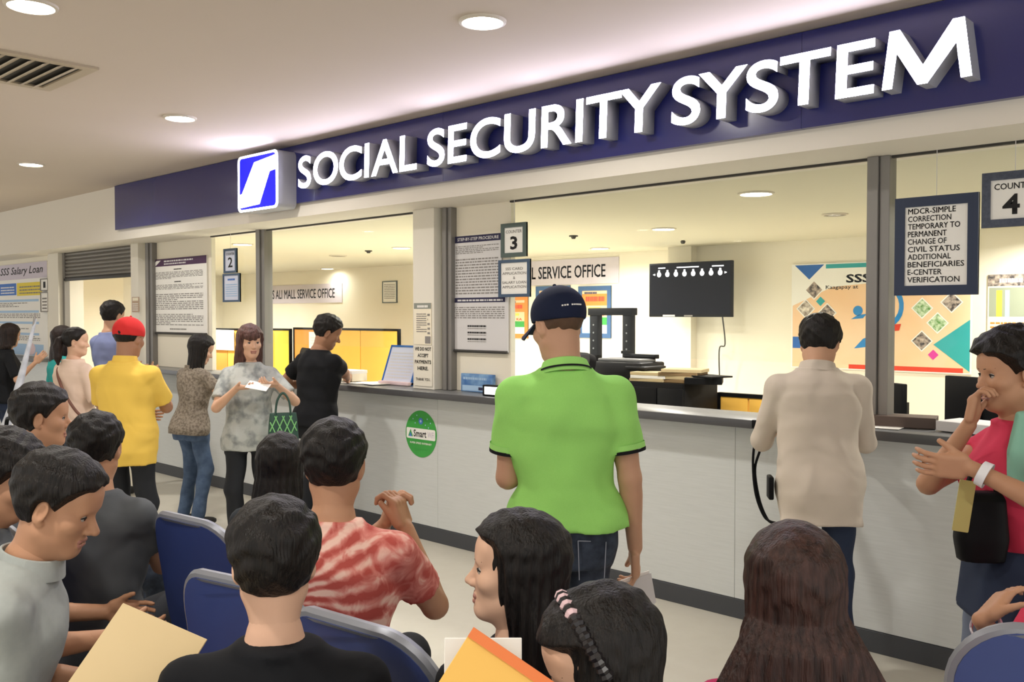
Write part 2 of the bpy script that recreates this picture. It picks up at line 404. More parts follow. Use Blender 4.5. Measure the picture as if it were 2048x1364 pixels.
# ------------------------------------------------------------------ the blue sign
M_blue = mat('navy_sign_panel', '#262a6b', .22, .6, coat=.3)
M_lface = mat('lit_letter_face', '#e6e2ff', .5, emit=LETTER_GLOW)
M_lside = mat('grey_letter_return', '#aeb0ba', .5)
Y_S, Y_LF = 4.02, 3.915
xb0 = X(232, Y_S)
zb0 = at(232, 460, Y_S).z; zb1 = Z_CEIL - .004
sg = thing('storefront_sign', 'long navy blue fascia sign with white lit raised letters', 'sign', (xb0, Y_S, zb0))
w_p = 2.44; n_p = math.ceil((XR - xb0) / w_p)
for k in range(n_p):
    a = k * w_p; b = min((k + 1) * w_p, XR - xb0)
    MB().box((a, 0, 0), (b - .0015, Y_FASCIA - Y_S, zb1 - zb0), M_blue).build('sign_panel', sg, smooth=False)
def letters(word, px0, px1):
    xa, xb = X(px0, Y_LF), X(px1, Y_LF)
    cache = {}
    adv = []; x = 0
    gaps = {'AL': .02, 'IT': .03, 'TY': -.06, 'SY': -.04, 'YS': -.04, 'ST': .0, 'TE': .03, 'IA': .03, 'CI': .05, 'UR': .08, 'RI': .05, 'OC': .02}
    B = []
    for i, ch in enumerate(word):
        if ch == 'M':
            b = bmesh.new(); T_ = .105
            o_ = [(0, 0), (T_, 0), (T_ + .045, .44), (.36, 0), (.46, 0), (.735, .44), (.78, 0), (.885, 0), (.81, .729), (.70, .729), (.415, .235), (.18, .729), (.075, .729)]
            b.faces.new([b.verts.new((q[0], q[1], 0)) for q in o_]); [f.normal_update() for f in b.faces]; bmesh.ops.triangulate(b, faces=b.faces[:])
        else: b = text_bm(ch, .012, 0, .03, 8)
        xs = [v.co.x for v in b.verts]
        if i: x += gaps.get(word[i - 1] + ch, .055) + .02
        B.append((ch, b, x - min(xs))); x += max(xs) - min(xs)
    sc = (xb - xa) / x
    ys = [v.co.y for v in B[0][1].verts]
    lo, hi = 0, .729
    z0, z1 = 2.548, 2.786
    for ch, b, dx in B:
        bmesh.ops.recalc_face_normals(b, faces=b.faces)
        r = bmesh.ops.extrude_face_region(b, geom=b.faces[:])
        vs = [e for e in r['geom'] if isinstance(e, bmesh.types.BMVert)]
        top = set(v.index for v in vs)
        for v in b.verts: v.co.z = .0
        for v in vs: v.co.z = 1.0
        for v in b.verts:
            v.co = Vector(((v.co.x + dx) * sc + xa - xb0, (Y_LF - Y_S) * v.co.z, z0 - zb0 + (v.co.y - lo) / (hi - lo) * (z1 - z0)))
        bmesh.ops.recalc_face_normals(b, faces=b.faces)
        for f in b.faces: f.material_index = 0 if (abs(f.normal.y) > .7 and f.calc_center_median().y < (Y_LF - Y_S) * .9) else 1
        me = bpy.data.meshes.new('letter'); b.to_mesh(me); b.free()
        me.materials.append(M_lface); me.materials.append(M_lside)
        obj('letter', me, sg)
letters('SOCIAL', 598, 834); letters('SECURITY', 855, 1320); letters('SYSTEM', 1341, 1938)
# emblem: lit box with blue field and white slanted band
M_eblue = mat('lit_blue_emblem_face', '#0504e6', .4, emit=1.0)
M_eedge = mat('emblem_white_edge', '#f4f5ff', .4, emit=7)
Y_E = 3.86
xe0, xe1 = X(478, Y_E), X(558, Y_E); ze0 = at(518, 420, Y_E).z; ze1 = at(518, 306, Y_E).z
we, he = xe1 - xe0, ze1 - ze0
eb = MB().prism(rrect(we, he, .045), 0, Y_S - Y_E, M_lside).build('emblem_box', sg, ((xe0 + xe1) / 2 - xb0, Y_E - Y_S, (ze0 + ze1) / 2 - zb0))
pr = Print(-.001)
pr.poly(rrect(we, he, .045), M_eedge, 1); pr.poly(rrect(we * .9, he * .92, .03), M_eblue, 2)
U = lambda q: [((u - .5) * we * .9, (v - .5) * he * .92) for u, v in q]
pr.poly(U([(0, .04), (0, .30), (.07, .31), (.42, .88), (1, .95), (1, .68), (.84, .66), (.56, .07)]), M_lface, 3)
pr.build('emblem_face', eb, smooth=False)
# ------------------------------------------------------------------ notices, posters and signs
def panel_thing(name, label, cat, x0, x1, zt, zb, Y, m, th=.012, group=None, frame=None, fw=.03):
    """flat board whose front is at Y; x0,x1,zt,zb in metres; returns (thing, print builder with the origin at the board's centre)"""
    c = Vector(((x0 + x1) / 2, Y, (zt + zb) / 2)); w, h = x1 - x0, zt - zb
    t = thing(name, label, cat, c, group=group)
    MB().box((-w / 2, 0, -h / 2), (w / 2, th, h / 2), m).build('board', t, smooth=False)
    if frame:
        f = MB()
        f.box((-w / 2, -.008, -h / 2), (-w / 2 + fw, th, h / 2), frame).box((w / 2 - fw, -.008, -h / 2), (w / 2, th, h / 2), frame)
        f.box((-w / 2 + fw, -.008, -h / 2), (w / 2 - fw, th, -h / 2 + fw), frame).box((-w / 2 + fw, -.008, h / 2 - fw), (w / 2 - fw, th, h / 2), frame)
        f.build('frame', t, smooth=False)
    return t, Print(0), w / 2, h / 2
def pxbox(px0, px1, ptop, pbot, Y):
    xm = (px0 + px1) / 2
    return X(px0, Y), X(px1, Y), at(xm, ptop, Y).z, at(xm, pbot, Y).z
def done(p, t): p.build('print', t, smooth=False)

M_purple = mat('dark_purple_print', '#4a2b4d', .7); M_lav = mat('lavender_banner', '#cfc6d2', .8)
M_lblue = mat('light_blue_print', '#a9c8e6', .8); M_mblue = mat('mid_blue_print', '#4a78c4', .8); M_yel = mat('yellow_print', '#e8d24a', .8)
M_pinkp = mat('pale_pink_print', '#e8d0d4', .8); M_org = mat('orange_print', '#ea8b3c', .8); M_red = mat('red_print', '#d8452f', .8)
M_teal = mat('teal_print', '#2fa3a6', .8); M_peach = mat('peach_print', '#f0c69a', .8, var=.5, vscale=1.6, col2='#f4d9ba'); M_royal = mat('royal_blue_print', '#2463b0', .8)
M_greenp = mat('green_print', '#3fa34a', .8); M_mag = mat('magenta_print', '#d93c9c', .8); M_tile = mat('photo_collage_print', '#7a6a5c', .8, var=1, vscale=22, col2='#e9e0d2')
M_tile2 = mat('green_photo_print', '#4f8a34', .8, var=1, vscale=26, col2='#d9e8c8'); M_tile3 = mat('dark_photo_print', '#2d2a30', .8, var=1, vscale=24, col2='#c9b7a8')
M_cream2 = mat('cream_card', '#efe6cf', .8); M_silver = mat('pale_grey_card', '#d6d4d4', .7); M_blueish = mat('pale_blue_paper', '#d3d8ea', .7)

Yp = Y_B - .016
# tall notice left of counter two
t, p, w, h = panel_thing('notice_poster', 'tall white notice with dark purple heading on the left cream board', 'poster', *pxbox(303, 414, 515, 667, Yp), Yp, M_paper)
p.rect(-w, h * .8, w, h, M_purple); p.poly([(-w * .93, h * .83), (-w * .8, h * .83), (-w * .62, h * .96), (-w * .78, h * .96)], M_paper, 2)
p.lines(-w * .5, h * .91, w * .55, h * .96, 1, M_silver, 2, .8); p.lines(-w * .5, h * .84, w * .3, h * .885, 1, M_silver, 2, .8)
p.lines(-w * .14, h * .69, w * .14, h * .72, 1, M_blk, 2, .8); p.lines(-w * .85, h * .46, w * .88, h * .66, 6, M_grey, seed=3)
p.lines(-w * .12, h * .36, w * .12, h * .39, 1, M_blk, 2, .8); p.lines(-w * .85, h * .18, w * .88, h * .32, 4, M_grey, seed=4)
p.lines(-w * .85, -h * .36, w * .88, h * .08, 9, M_grey, seed=5); p.lines(-w * .85, -h * .78, w * .88, -h * .46, 7, M_grey, seed=6); p.lines(-w * .3, -h * .9, w * .3, -h * .86, 1, M_grey, 2, .8)
MB().cyl((-w, -.006, -h), (w, -.006, -h), .012, M_dark, n=10).build('bottom_rod', t)
done(p, t)
# step by step procedure notices beside counter three
t, p, w, h = panel_thing('procedure_poster', 'grey white step by step notice with navy heading beside counter three', 'poster', *pxbox(902, 1003, 470, 594, Yp), Yp, M_silver)
M_nvy = mat('navy_print', '#2a2848', .8)
p.rect(-w, h * .78, w, h, M_nvy); p.text('STEP-BY-STEP PROCEDURE', -w * .72, h * .84, w * .9, h * .94, M_silver)
p.lines(-w * .8, h * .42, w * .9, h * .7, 5, M_grey, seed=7); p.lines(-w * .8, -h * .9, w * .9, h * .3, 13, M_grey, seed=8); done(p, t)
t, p, w, h = panel_thing('procedure_poster', 'lower grey white notice with thin navy heading beside counter three', 'poster', *pxbox(902, 1016, 594, 703, Yp), Yp - .003, M_silver)
p.rect(-w, h * .8, w * .92, h * .98, M_nvy); p.lines(-w * .74, h * .85, w * .85, h * .93, 1, M_silver, 2, .8)
p.lines(-w * .9, h * .22, w * .9, h * .68, 6, M_grey, seed=9)
for k in range(3): p.lines(-w * .38, -h * (.10 + .24 * k), w * .28, -h * (.03 + .24 * k), 1, M_blk, 2, .9); p.lines(-w * .38, -h * (.17 + .24 * k), w * .28, -h * (.12 + .24 * k), 1, M_grey, 2, .5)
MB().cyl((-w, -.006, -h), (w, -.006, -h), .01, M_dark, n=10).build('bottom_rod', t)
done(p, t)
# far left poster
t, p, w, h = panel_thing('information_poster', 'pale blue information poster with blue and yellow boxes at far left', 'poster', *pxbox(-10, 95, 527, 711, Yp), Yp, M_paper)
p.rect(-w, h * .66, w, h, M_lav); p.text('SSS Salary Loan', -w * .75, h * .72, w * .86, h * .93, M_blk, shear=.25, bold=.01)
p.rect(-w * .82, h * .32, -w * .12, h * .58, M_mblue); p.rect(-w * .1, h * .3, w * .82, h * .58, M_yel)
p.lines(-w * .74, h * .36, -w * .2, h * .54, 3, M_paper, 2); p.lines(0, h * .34, w * .76, h * .54, 3, M_grey, 2)
for k in range(4):
    z = h * (.22 - .24 * k); p.rect(-w * .8, z - .03, w * .7, z, M_lblue); p.lines(-w * .8, z - h * .16, w * .75, z - h * .05, 3, M_grey, seed=k + 20)
p.rect(-w * .8, -h * .98, w * .85, -h * .74, M_lblue); p.disc(w * .4, -h * .84, w * .16, M_pinkp, 2, h * .13)
done(p, t)
for k, (a, b, lb) in enumerate(((557, 582, 'small framed white card numbered one at the far left poster edge'), (584, 624, 'small framed white card below the numbered card at far left'))):
    t, p, w, h = panel_thing('counter_card', lb, 'sign', *pxbox(82, 97, a, b, Yp - .03), Yp - .03, M_paper, frame=M_grey, fw=.012)
    p.text('1', -w * .3, -h * .5, w * .3, h * .5, M_blk) if k == 0 else p.lines(-w * .6, -h * .7, w * .6, h * .6, 4, M_grey)
    done(p, t)
# hanging counter signs (in front of the glass)
Yh = Y_WIN - .03
M_fr2 = mat('slate_blue_frame', '#39506a', .5); M_fr3 = mat('dark_green_grey_frame', '#4b5a55', .5)
def hang(label, box, fr, fw, fn, name='counter_sign', Y=Yh, m=M_paper, wires=True):
    t, p, w, h = panel_thing(name, label, 'sign', *box, Y, m, frame=fr, fw=fw)
    fn(p, w - fw, h - fw); done(p, t)
    if wires: MB().cyl((0, .004, h), (0, .004, min(h + .9, Z_SOF - t.location.z)), .0015, M_silver, n=6).build('hanging_wire', t)
    return t
hang('small narrow framed counter sign with the number 2', pxbox(449, 474, 497, 546, Yh), M_fr2, .02, lambda p, w, h: (p.text('2', -w * .45, -h * .65, w * .45, h * .35, M_blk), p.text('COUNTER', -w * .8, h * .55, w * .8, h * .8, M_blk)), m=M_blueish)
hang('pale blue framed service list hanging under the number 2 sign', pxbox(447, 480, 547, 604, Yh), M_fr2, .018, lambda p, w, h: (p.lines(-w * .5, h * .6, w * .5, h * .78, 1, M_mblue, 2, .8), p.lines(-w * .8, -h * .7, w * .8, h * .4, 6, M_lblue)), m=M_blueish, wires=False)
hang('framed white counter sign with a large black 3', pxbox(1003, 1053, 446, 514, Yh), M_fr3, .028, lambda p, w, h: (p.text('COUNTER', -w * .85, h * .55, w * .85, h * .8, M_grey), p.text('3', -w * .38, -h * .75, w * .38, h * .3, M_blk, bold=.03)))
def lines_of(ls, m=M_blk, top=.88, bot=-.9, half=None, left=False):
    def f(p, w, h):
        n = len(ls); st = h * (top - bot) / n; mx = max(len(q) for q in ls)
        for k, q in enumerate(ls):
            z1 = h * top - st * k; hw = w * .9 * len(q) / mx
            if left: p.text(q, -w * .9, z1 - st * .74, -w * .9 + 2 * hw, z1, m, bold=.012)
            else: p.text(q, -hw, z1 - st * .6, hw, z1, m)
    return f
hang('blue framed card listing SSS card and salary loan application below number 3', pxbox(998, 1060, 519, 594, Yh), M_fr2, .02, lines_of(['SSS CARD', 'APPLICATION', '&', 'SALARY LOAN', 'APPLICATION'], M_grey, top=.7, bot=-.75), wires=False)
# the two large signs on the right, hung a little nearer
Yq = Y_WIN - .06
b_ = pxbox(1784, 1951, 390, 590, Yq)
hang('large navy framed sign listing MDCR simple correction and other services', b_, mat('deep_navy_frame', '#1f2d49', .5), .045, lambda p, w, h: lines_of(['MDCR-SIMPLE', 'CORRECTION', 'TEMPORARY TO', 'PERMANENT', 'CHANGE OF', 'CIVIL STATUS', 'ADDITIONAL', 'BENEFICIARIES', 'E-CENTER', 'VERIFICATION'], top=.96, bot=-.97, left=True)(p, w, h))
b_ = pxbox(1957, 2090, 340, 452, Yq)
hang('framed white counter sign with a large number 4 at the right edge', b_, mat('grey_navy_frame', '#4a5162', .5, var=.6, vscale=60, col2='#2c3347'), .035, lambda p, w, h: (p.text('COUNTER', -w * .85, h * .5, w * .85, h * .82, M_blk), p.text('4', -w * .5, -h * .78, w * .22, h * .25, M_blk, bold=.03)))
# papers on the pillar
Yn = Y_PIL - .006
t, p, w, h = panel_thing('pillar_notice', 'narrow cream notice sheet taped to the middle pillar', 'notice', *pxbox(828, 862, 606, 689, Yn), Yn, M_cream2, th=.005)
p.rect(-w, h * .72, w, h, mat('grey_green_print', '#8b8f86', .8)); p.lines(-w * .6, h * .78, w * .7, h * .92, 1, M_paper, 2, .8)
p.lines(-w * .7, -h * .4, w * .5, h * .55, 9, M_grey); p.rect(w * .3, -h * .95, w * .95, -h * .6, M_grey); p.lines(w * .6, -h * .5, w * .92, h * .6, 5, M_grey, 3)
done(p, t)
t, p, w, h = panel_thing('pillar_notice', 'white sheet about not accepting payments taped low on the middle pillar', 'notice', *pxbox(828, 864, 691, 772, Yn), Yn, mat('off_white_sheet', '#e9e3d3', .8), th=.005)
for k, q in enumerate(('WE DO NOT', 'ACCEPT', 'PAYMENTS', 'HERE.')): p.text(q, -w * .9 if k in (0, 2) else -w * .6, h * (.74 - .32 * k), w * .9 if k in (0, 2) else w * .6, h * (.92 - .32 * k), M_blk, bold=.03)
p.text('THANK YOU.', -w * .8, -h * .74, w * .8, -h * .6, M_blk); done(p, t)
t, p, w, h = panel_thing('pillar_notice', 'small tan notice on the left pillar behind the man in blue', 'notice', *pxbox(264, 278, 594, 624, Yn), Yn, mat('tan_card', '#b9a08a', .8), th=.005)
p.lines(-w * .8, -h * .8, w * .8, h * .3, 4, M_paper); p.rect(-w * .8, h * .5, w * .8, h * .9, M_cream2); done(p, t)
# green wifi sticker on the counter front
Yk = Y_CTR - .004
c = at(841.5, 868, Yk); rr = .168
t = thing('wifi_sticker', 'round green wifi sticker on the grey counter front', 'sticker', c)
M_gst = mat('green_sticker', '#3fa545', .5, var=.5, vscale=8, col2='#36963f')
MB().cyl((0, 0.001, 0), (0, .004, 0), rr, M_gst, n=48).build('sticker_disc', t)
p = Print(.0005)
p.poly([(q[0], q[1] + rr * .0) for q in rrect(rr * 1.86, rr * .46, .012)], M_paper, 1)
p.poly([(-rr * .82, -.024), (-rr * .5, -.024), (-rr * .66, .03)], M_greenp, 2); p.poly([(-rr * .75, -.024), (-rr * .57, -.024), (-rr * .66, .008)], M_mblue, 3)
p.text('Smart', -rr * .46, -.024, rr * .36, .028, M_blk, bold=.02); p.text('WiFi', rr * .44, -.022, rr * .86, .022, M_lav)
p.text('SUPER SPEED INTERNET', -rr * .7, -rr * .44, rr * .7, -rr * .36, M_paper); p.lines(-rr * .45, -rr * .68, rr * .45, -rr * .62, 1, M_greenp, 2, .8)
p.disc(0, rr * .55, rr * .14, M_mblue); p.disc(0, rr * .55, rr * .06, M_lblue, 2)
for a, b in ((-.5, .62), (-.25, .78), (.3, .4), (.5, .3), (.42, .66), (-.36, .45), (.62, .5)): p.disc(a * rr, b * rr, rr * .03, M_lblue)
done(p, t)

# ------------------------------------------------------------------ inside the office: wall things
Yw = Y_BACK - .012
M_ban = mat('pale_lavender_banner', '#d0c8d3', .8)
for (px1, pt, pb, lb, ptm) in ((684, 566, 605, 'pale banner reading ALI MALL SERVICE OFFICE behind the left window', 1), (1237, 513, 566, 'pale banner ending SERVICE OFFICE above the framed posters', 2)):
    x1 = X(px1, Yw); sc = 1.0 if ptm == 1 else 1.36
    zt, zb = at(px1, pt, Yw).z, at(px1, pb, Yw).z
    x0 = X(523, Yw) if ptm == 1 else x1 - 2.6
    t, p, w, h = panel_thing('office_banner', lb, 'banner', x0, x1, zt, zb, Yw, M_ban, th=.01)
    p.text('& SSS ALI MALL SERVICE OFFICE', -w * .93, -h * .5, w * .84, h * .5, M_blk, bold=.02); done(p, t)
t, p, w, h = panel_thing('wall_notice', 'small framed white notice on the back wall near the notice pillar', 'notice', *pxbox(765, 794, 562, 606, Yw), Yw, M_paper, frame=M_fr3, fw=.015)
p.lines(-w * .75, -h * .6, w * .75, h * .8, 9, M_grey); done(p, t)
for a, b, lb, sd in ((1157, 1222, 'blue framed orange poster behind the black rack frame', 1), (1072, 1140, 'blue framed poster mostly hidden behind the navy cap', 2), (1000, 1056, 'orange and red poster left of the navy cap brim', 3)):
    t, p, w, h = panel_thing('framed_poster', lb, 'poster', *pxbox(a, b, 572 if sd < 3 else 592, 676, Yw), Yw, M_peach, frame=mat('steel_blue_frame', '#3b5f8c', .5) if sd < 3 else M_org, fw=.06)
    w -= .06; h -= .06
    p.rect(-w, h * .3, w, h * .85, M_org); p.rect(-w, -h * .1, w, h * .3, M_peach); p.rect(-w, -h, 0, -h * .25, M_lblue); p.rect(0, -h * .6, w, -h * .25, M_greenp); p.rect(0, -h, w, -h * .6, M_paper)
    p.lines(-w * .8, h * .84, w * .2, h * .97, 1, M_navy, 2, .8); p.lines(-w * .7, h * .5, w * .8, h * .78, 1, M_red, 2, .8); p.lines(-w * .5, h * .08, w * .5, h * .26, 1, M_yel, 2, .8)
    p.text('KA', w * .25, -h * .2, w * .75, -h * .06, M_red, bold=.03); done(p, t)
# television
Yt = Y_BACK - .62
x0, x1 = X(1298, Yt), X(1463, Yt); zt, zb = at(1380, 524, Yt).z, at(1380, 634, Yt).z
t = thing('wall_television', 'black flat television on the office wall showing white dots', 'television', ((x0 + x1) / 2, Yt, (zt + zb) / 2))
w, h = (x1 - x0) / 2, (zt - zb) / 2
MB().box((-w, 0, -h), (w, .05, h), M_black, bev=.006).build('casing', t)
M_scr = mat('dark_screen', '#0a0c18', .4, .12)
MB().box((-w + .018, -.002, -h + .03), (w - .018, .004, h - .018), M_scr).build('screen', t, smooth=False)
M_scw = mat('lit_screen_white', '#f4f4ff', .5, emit=1.2)
p = Print(-.003)
for k in range(8):
    x = -w * .74 + k * w * 1.48 / 7; p.disc(x, h * .58, w * .052, M_scw, rz=w * .055); p.rect(x - w * .022, h * .66, x + w * .022, h * .74, M_scw)
p.poly([(-w * .9, h * .58), (-w * .84, h * .62), (-w * .84, h * .54)], M_scw); p.poly([(w * .9, h * .58), (w * .84, h * .62), (w * .84, h * .54)], M_scw)
p.rect(-w * .76, h * .8, -w * .58, h * .84, M_scw); p.rect(-w * .3, h * .8, w * .24, h * .84, M_scw); p.rect(w * .55, h * .8, w * .82, h * .84, M_scw)
p.build('screen_picture', t, smooth=False)
MB().box((-.2, .05, -.2), (.2, .16, .2), M_dark).box((-.06, .16, -.08), (.06, .30, .08), M_dark).build('wall_bracket', t, smooth=False)
MB().box((-w * .64, -.004, -h + .005), (-w * .34, 0, -h + .025), M_silver).box((-.06, -.003, -h + .006), (.05, 0, -h + .022), M_grey).build('badge', t, smooth=False)
a = at(1445, 634, Yt + .03)
pts = [(a.x, Yt + .03, a.z), (a.x - .02, Yt + .12, a.z - .3), (at(1434, 700, Yt + .2).x, Yt + .25, at(1434, 700, Yt).z), (at(1430, 770, Yt + .2).x, Yt + .3, at(1430, 770, Yt).z)]
def smooth_path(P, n=8):
    P = [Vector(q) for q in P]; out = []
    for i in range(len(P) - 1):
        p0, p1, p2, p3 = P[max(i - 1, 0)], P[i], P[i + 1], P[min(i + 2, len(P) - 1)]
        for k in range(n):
            t_ = k / n; out.append(.5 * ((2 * p1) + (p2 - p0) * t_ + (2 * p0 - 5 * p1 + 4 * p2 - p3) * t_ ** 2 + (3 * p1 - p0 - 3 * p2 + p3) * t_ ** 3))
    return out + [P[-1]]
o = MB().tube(smooth_path(pts), .008, M_dark, 6).build('power_cord', t); o.location = -t.location
# large agency poster on the right
Yb2 = Y_BACK - .24
t, p, w, h = panel_thing('agency_poster', 'large peach and teal agency poster with tilted photo squares', 'poster', *pxbox(1583, 1944, 522, 742, Yb2), Yb2, M_paper, th=.015)
p.rect(-w * .985, -h * .98, w * .985, h * .98, M_peach, 1)
p.poly([(-w * .985, h * .98), (-w * .985, h * .2), (-w * .5, h * .55), (-w * .1, h * .6), (w * .985, h * .55), (w * .985, h * .98)], M_paper, 2)
p.poly([(-w * .96, h * .98), (-w * .6, h * .98), (-w * .78, h * .7)], M_royal, 3); p.rect(-w * .58, h * .9, w * .5, h * .98, M_teal, 3)
p.poly([(w * .985, -h * .06), (w * .985, -h * .96), (w * .62, -h * .5)], M_teal, 3); p.rect(-w * .3, -h * .98, w * .92, -h * .9, M_red, 3)
p.text('SSS', -w * .34, h * .62, -w * .06, h * .78, M_blk, bold=.03)
p.text('Kaagapay at', -w * .58, h * .49, -w * .2, h * .58, M_blk)
def dia(x, z, r, m, l=4): p.poly([(x * w - r, z * h), (x * w, z * h - r), (x * w + r, z * h), (x * w, z * h + r)], m, l)
def fdia(x, z, m): dia(x, z, .105, M_paper, 4); dia(x, z, .09, m, 5)
for x, z, m in ((-.72, .5, M_tile3), (-.82, .14, M_tile), (-.56, .06, M_tile3), (-.74, -.22, M_tile), (.5, .14, M_tile2), (.8, .24, M_tile3), (.66, -.12, M_tile2), (.5, -.44, M_tile3)): fdia(x, z, m)
dia(-.64, .28, .05, M_teal, 5); dia(.62, -.68, .05, M_mag, 5)
M_fig = mat('bright_blue_print', '#2a86c8', .8)
for k in range(16):
    a0, a1 = R_(-60 + 17 * k), R_(-60 + 17 * (k + 1)); f = lambda a, r: (w * .12 + r * math.cos(a), h * .18 + r * 1.25 * math.sin(a))
    p.poly([f(a0, .17), f(a1, .17), f(a1, .125), f(a0, .125)], M_fig, 4)
p.disc(-w * .2, h * .1, .05, M_fig, 4); p.poly([(-w * .28, -h * .06), (-w * .14, -h * .04), (-w * .1, h * .04), (-w * .2, h * .02)], M_fig, 4)
p.poly([(-w * .24, -h * .6), (-w * .06, -h * .56), (-w * .02, -h * .34), (-w * .14, -h * .42)], M_fig, 4)
p.poly([(-w * .02, -h * .3), (w * .26, -h * .26), (w * .28, -h * .14), (0, -h * .18)], M_red, 5); p.rect(-w * .98, -h * .62, -w * .86, -h * .4, M_royal, 4)
done(p, t)
t, p, w, h = panel_thing('rate_board', 'tall wall board with a coloured table at the right edge', 'poster', *pxbox(1975, 2095, 548, 715, Yb2), Yb2, M_cream2)
p.rect(-w, h * .72, w, h, M_tile3); p.rect(-w * .95, -h * .02, w * .95, h * .68, mat('olive_print', '#9aa08a', .8)); p.rect(-w * .7, -h * .02, -w * .5, h * .62, M_yel, 2); p.rect(-w * .4, -h * .02, -w * .25, h * .62, M_lblue, 2)
p.lines(-w * .6, h * .8, w * .2, h * .93, 1, M_pinkp, 2, .8); p.lines(-w * .9, -h * .9, w * .9, -h * .1, 8, M_org); done(p, t)

# ------------------------------------------------------------------ inside the office: furniture
M_ypan = mat('mustard_partition_fabric', '#e3b04a', .85, bump=.1, bscale=300); M_ypan2 = mat('lemon_partition_fabric', '#e9d24e', .85); M_opan = mat('orange_partition_fabric', '#d9953f', .85)
def partition(label, x0, x1, z, Y, cols):
    t = thing('office_partition', label, 'partition', ((x0 + x1) / 2, Y, 0)); L = (x1 - x0) / 2
    n = len(cols); w = 2 * L / n
    for k, m in enumerate(cols): MB().box((-L + k * w + .012, -.02, .08), (-L + (k + 1) * w - .004, .02, z - .03), m, bev=.004).build('fabric_panel', t)
    f = MB().box((-L, -.026, z - .03), (L, .026, z), M_black).box((-L, -.024, 0), (L, .024, .08), M_black).box((-L - .02, -.026, 0), (-L + .008, .026, z), M_black).box((L, -.026, 0), (L + .02, .026, z), M_black)
    f.build('frame', t, smooth=False); return t
Y1 = 8.2
partition('long row of mustard office partition panels behind the left window', X(590, Y1), X(797, Y1), at(740, 657, Y1).z, Y1, [M_opan, M_ypan, M_ypan])
partition('lemon yellow partition with black post behind the smiling woman', X(545, Y1 + .02), X(580, Y1 + .02), at(560, 657, Y1).z, Y1 + .02, [M_ypan2])
partition('orange office partition left of the woman in grey', X(418, Y1), X(540, Y1), at(480, 657, Y1).z, Y1 + .0, [M_opan, M_ypan, M_ypan2])
for a, b, c0, d, lb in ((428, 468, 660, 700, 'white sheet pinned to the orange partition beside the counter two sign'), (618, 640, 664, 712, 'white sheet pinned on the partition left of the man in black')):
    t, p, w, h = panel_thing('pinned_sheet', lb, 'paper', *pxbox(a, b, c0, d, Y1 - .03), Y1 - .034, M_paper, th=.003)
    p.lines(-w * .7, -h * .7, w * .7, h * .7, 6, M_silver); done(p, t)
Y2 = 6.6
partition('low mustard partition behind the man in the beige shirt', X(1442, Y2), X(1560, Y2), at(1480, 787, Y2).z, Y2, [M_ypan, M_ypan])
partition('low mustard partition seen right of the grey mullion', X(1700, Y2), X(1812, Y2), at(1780, 803, Y2).z, Y2, [M_ypan])
# black filing cabinet with folders, printer and rack frame on top
Y3 = 6.0
x0, x1 = X(1215, Y3), X(1436, Y3 + .5); zc = at(1400, 771, Y3).z
M_cab = mat('black_cabinet', '#141416', .55, .15)
t = thing('filing_cabinet', 'low wide black cabinet covered with folders under the television', 'cabinet', ((x0 + x1) / 2, Y3, 0))
L = (x1 - x0) / 2
MB().box((-L, .02, 0), (L, .5, zc), M_cab, bev=.004).build('body', t)
dm = MB().box((0, 0, 0), (2 * L / 3 - .008, .02, zc - .12), M_cab, bev=.004).mesh('door')
for k in range(3):
    d = obj('door', dm, t, (-L + .004 + k * 2 * L / 3, 0, .08))
    MB().box((2 * L / 3 - .06, -.02, zc * .6), (2 * L / 3 - .045, 0, zc * .6 + .12), M_alu).build('handle', d)
cx = (x0 + x1) / 2
M_man = mat('manila_folder', '#c9b58c', .8); M_man2 = mat('brown_folder', '#8d7350', .8)
rnd = random.Random(5)
def ppr(name, label, cat, loc, w, d, th, m, rz, tilt=0, grp=None):
    o = MB().box((-w / 2, -d / 2, 0), (w / 2, d / 2, th), m, bev=min(.002, th / 3), seg=1).build(name, None, loc, (tilt, 0, rz)); return tag(o, label, cat, grp)
xa = X(1312, Y3 + .2); zz = zc + .001
fl = [('cream folder at the bottom of the stack left on the black cabinet', M_man), ('white paper bundle in the folder stack on the black cabinet', M_paper), ('manila folder on top of the left cabinet stack', M_man)]
for k, (lb, m) in enumerate(fl):
    ppr('paper_folder', lb, 'folder', (xa + rnd.uniform(-.02, .02), Y3 + .14, zz), .30, .2, .024, m, rnd.uniform(-.2, .2), grp='folders on the black cabinet'); zz += .025
xb_ = X(1358, Y3 + .2); zz = zc + .001
for k, (lb, m) in enumerate((('brown folder at the bottom of the middle cabinet stack', M_man2), ('manila folder second from the bottom of the middle cabinet stack', M_man), ('brown folder third up in the middle cabinet stack', M_man2), ('slanted manila folder topmost in the middle cabinet stack', M_man))):
    ppr('paper_folder', lb, 'folder', (xb_ + .02 * k, Y3 + .2, zz), .32, .24, .026, m, .1 * k, grp='folders on the black cabinet'); zz += .027
xc_ = X(1409, Y3 + .2)
ppr('dark_folder', 'dark binder lying at the right end of the black cabinet', 'binder', (xc_, Y3 + .2, zc + .001), .28, .3, .05, M_black, .5)
ppr('dark_folder', 'open black clip folder leaning over the dark binder', 'binder', (xc_ + .02, Y3 + .2, zc + .053), .34, .22, .012, M_cab, -.25)
# printer and rack frame
xp = X(1248, Y3 + .25)
t = thing('office_printer', 'dark grey printer with open tray at the cabinet end', 'printer', (xp, Y3 + .33, zc), .0)
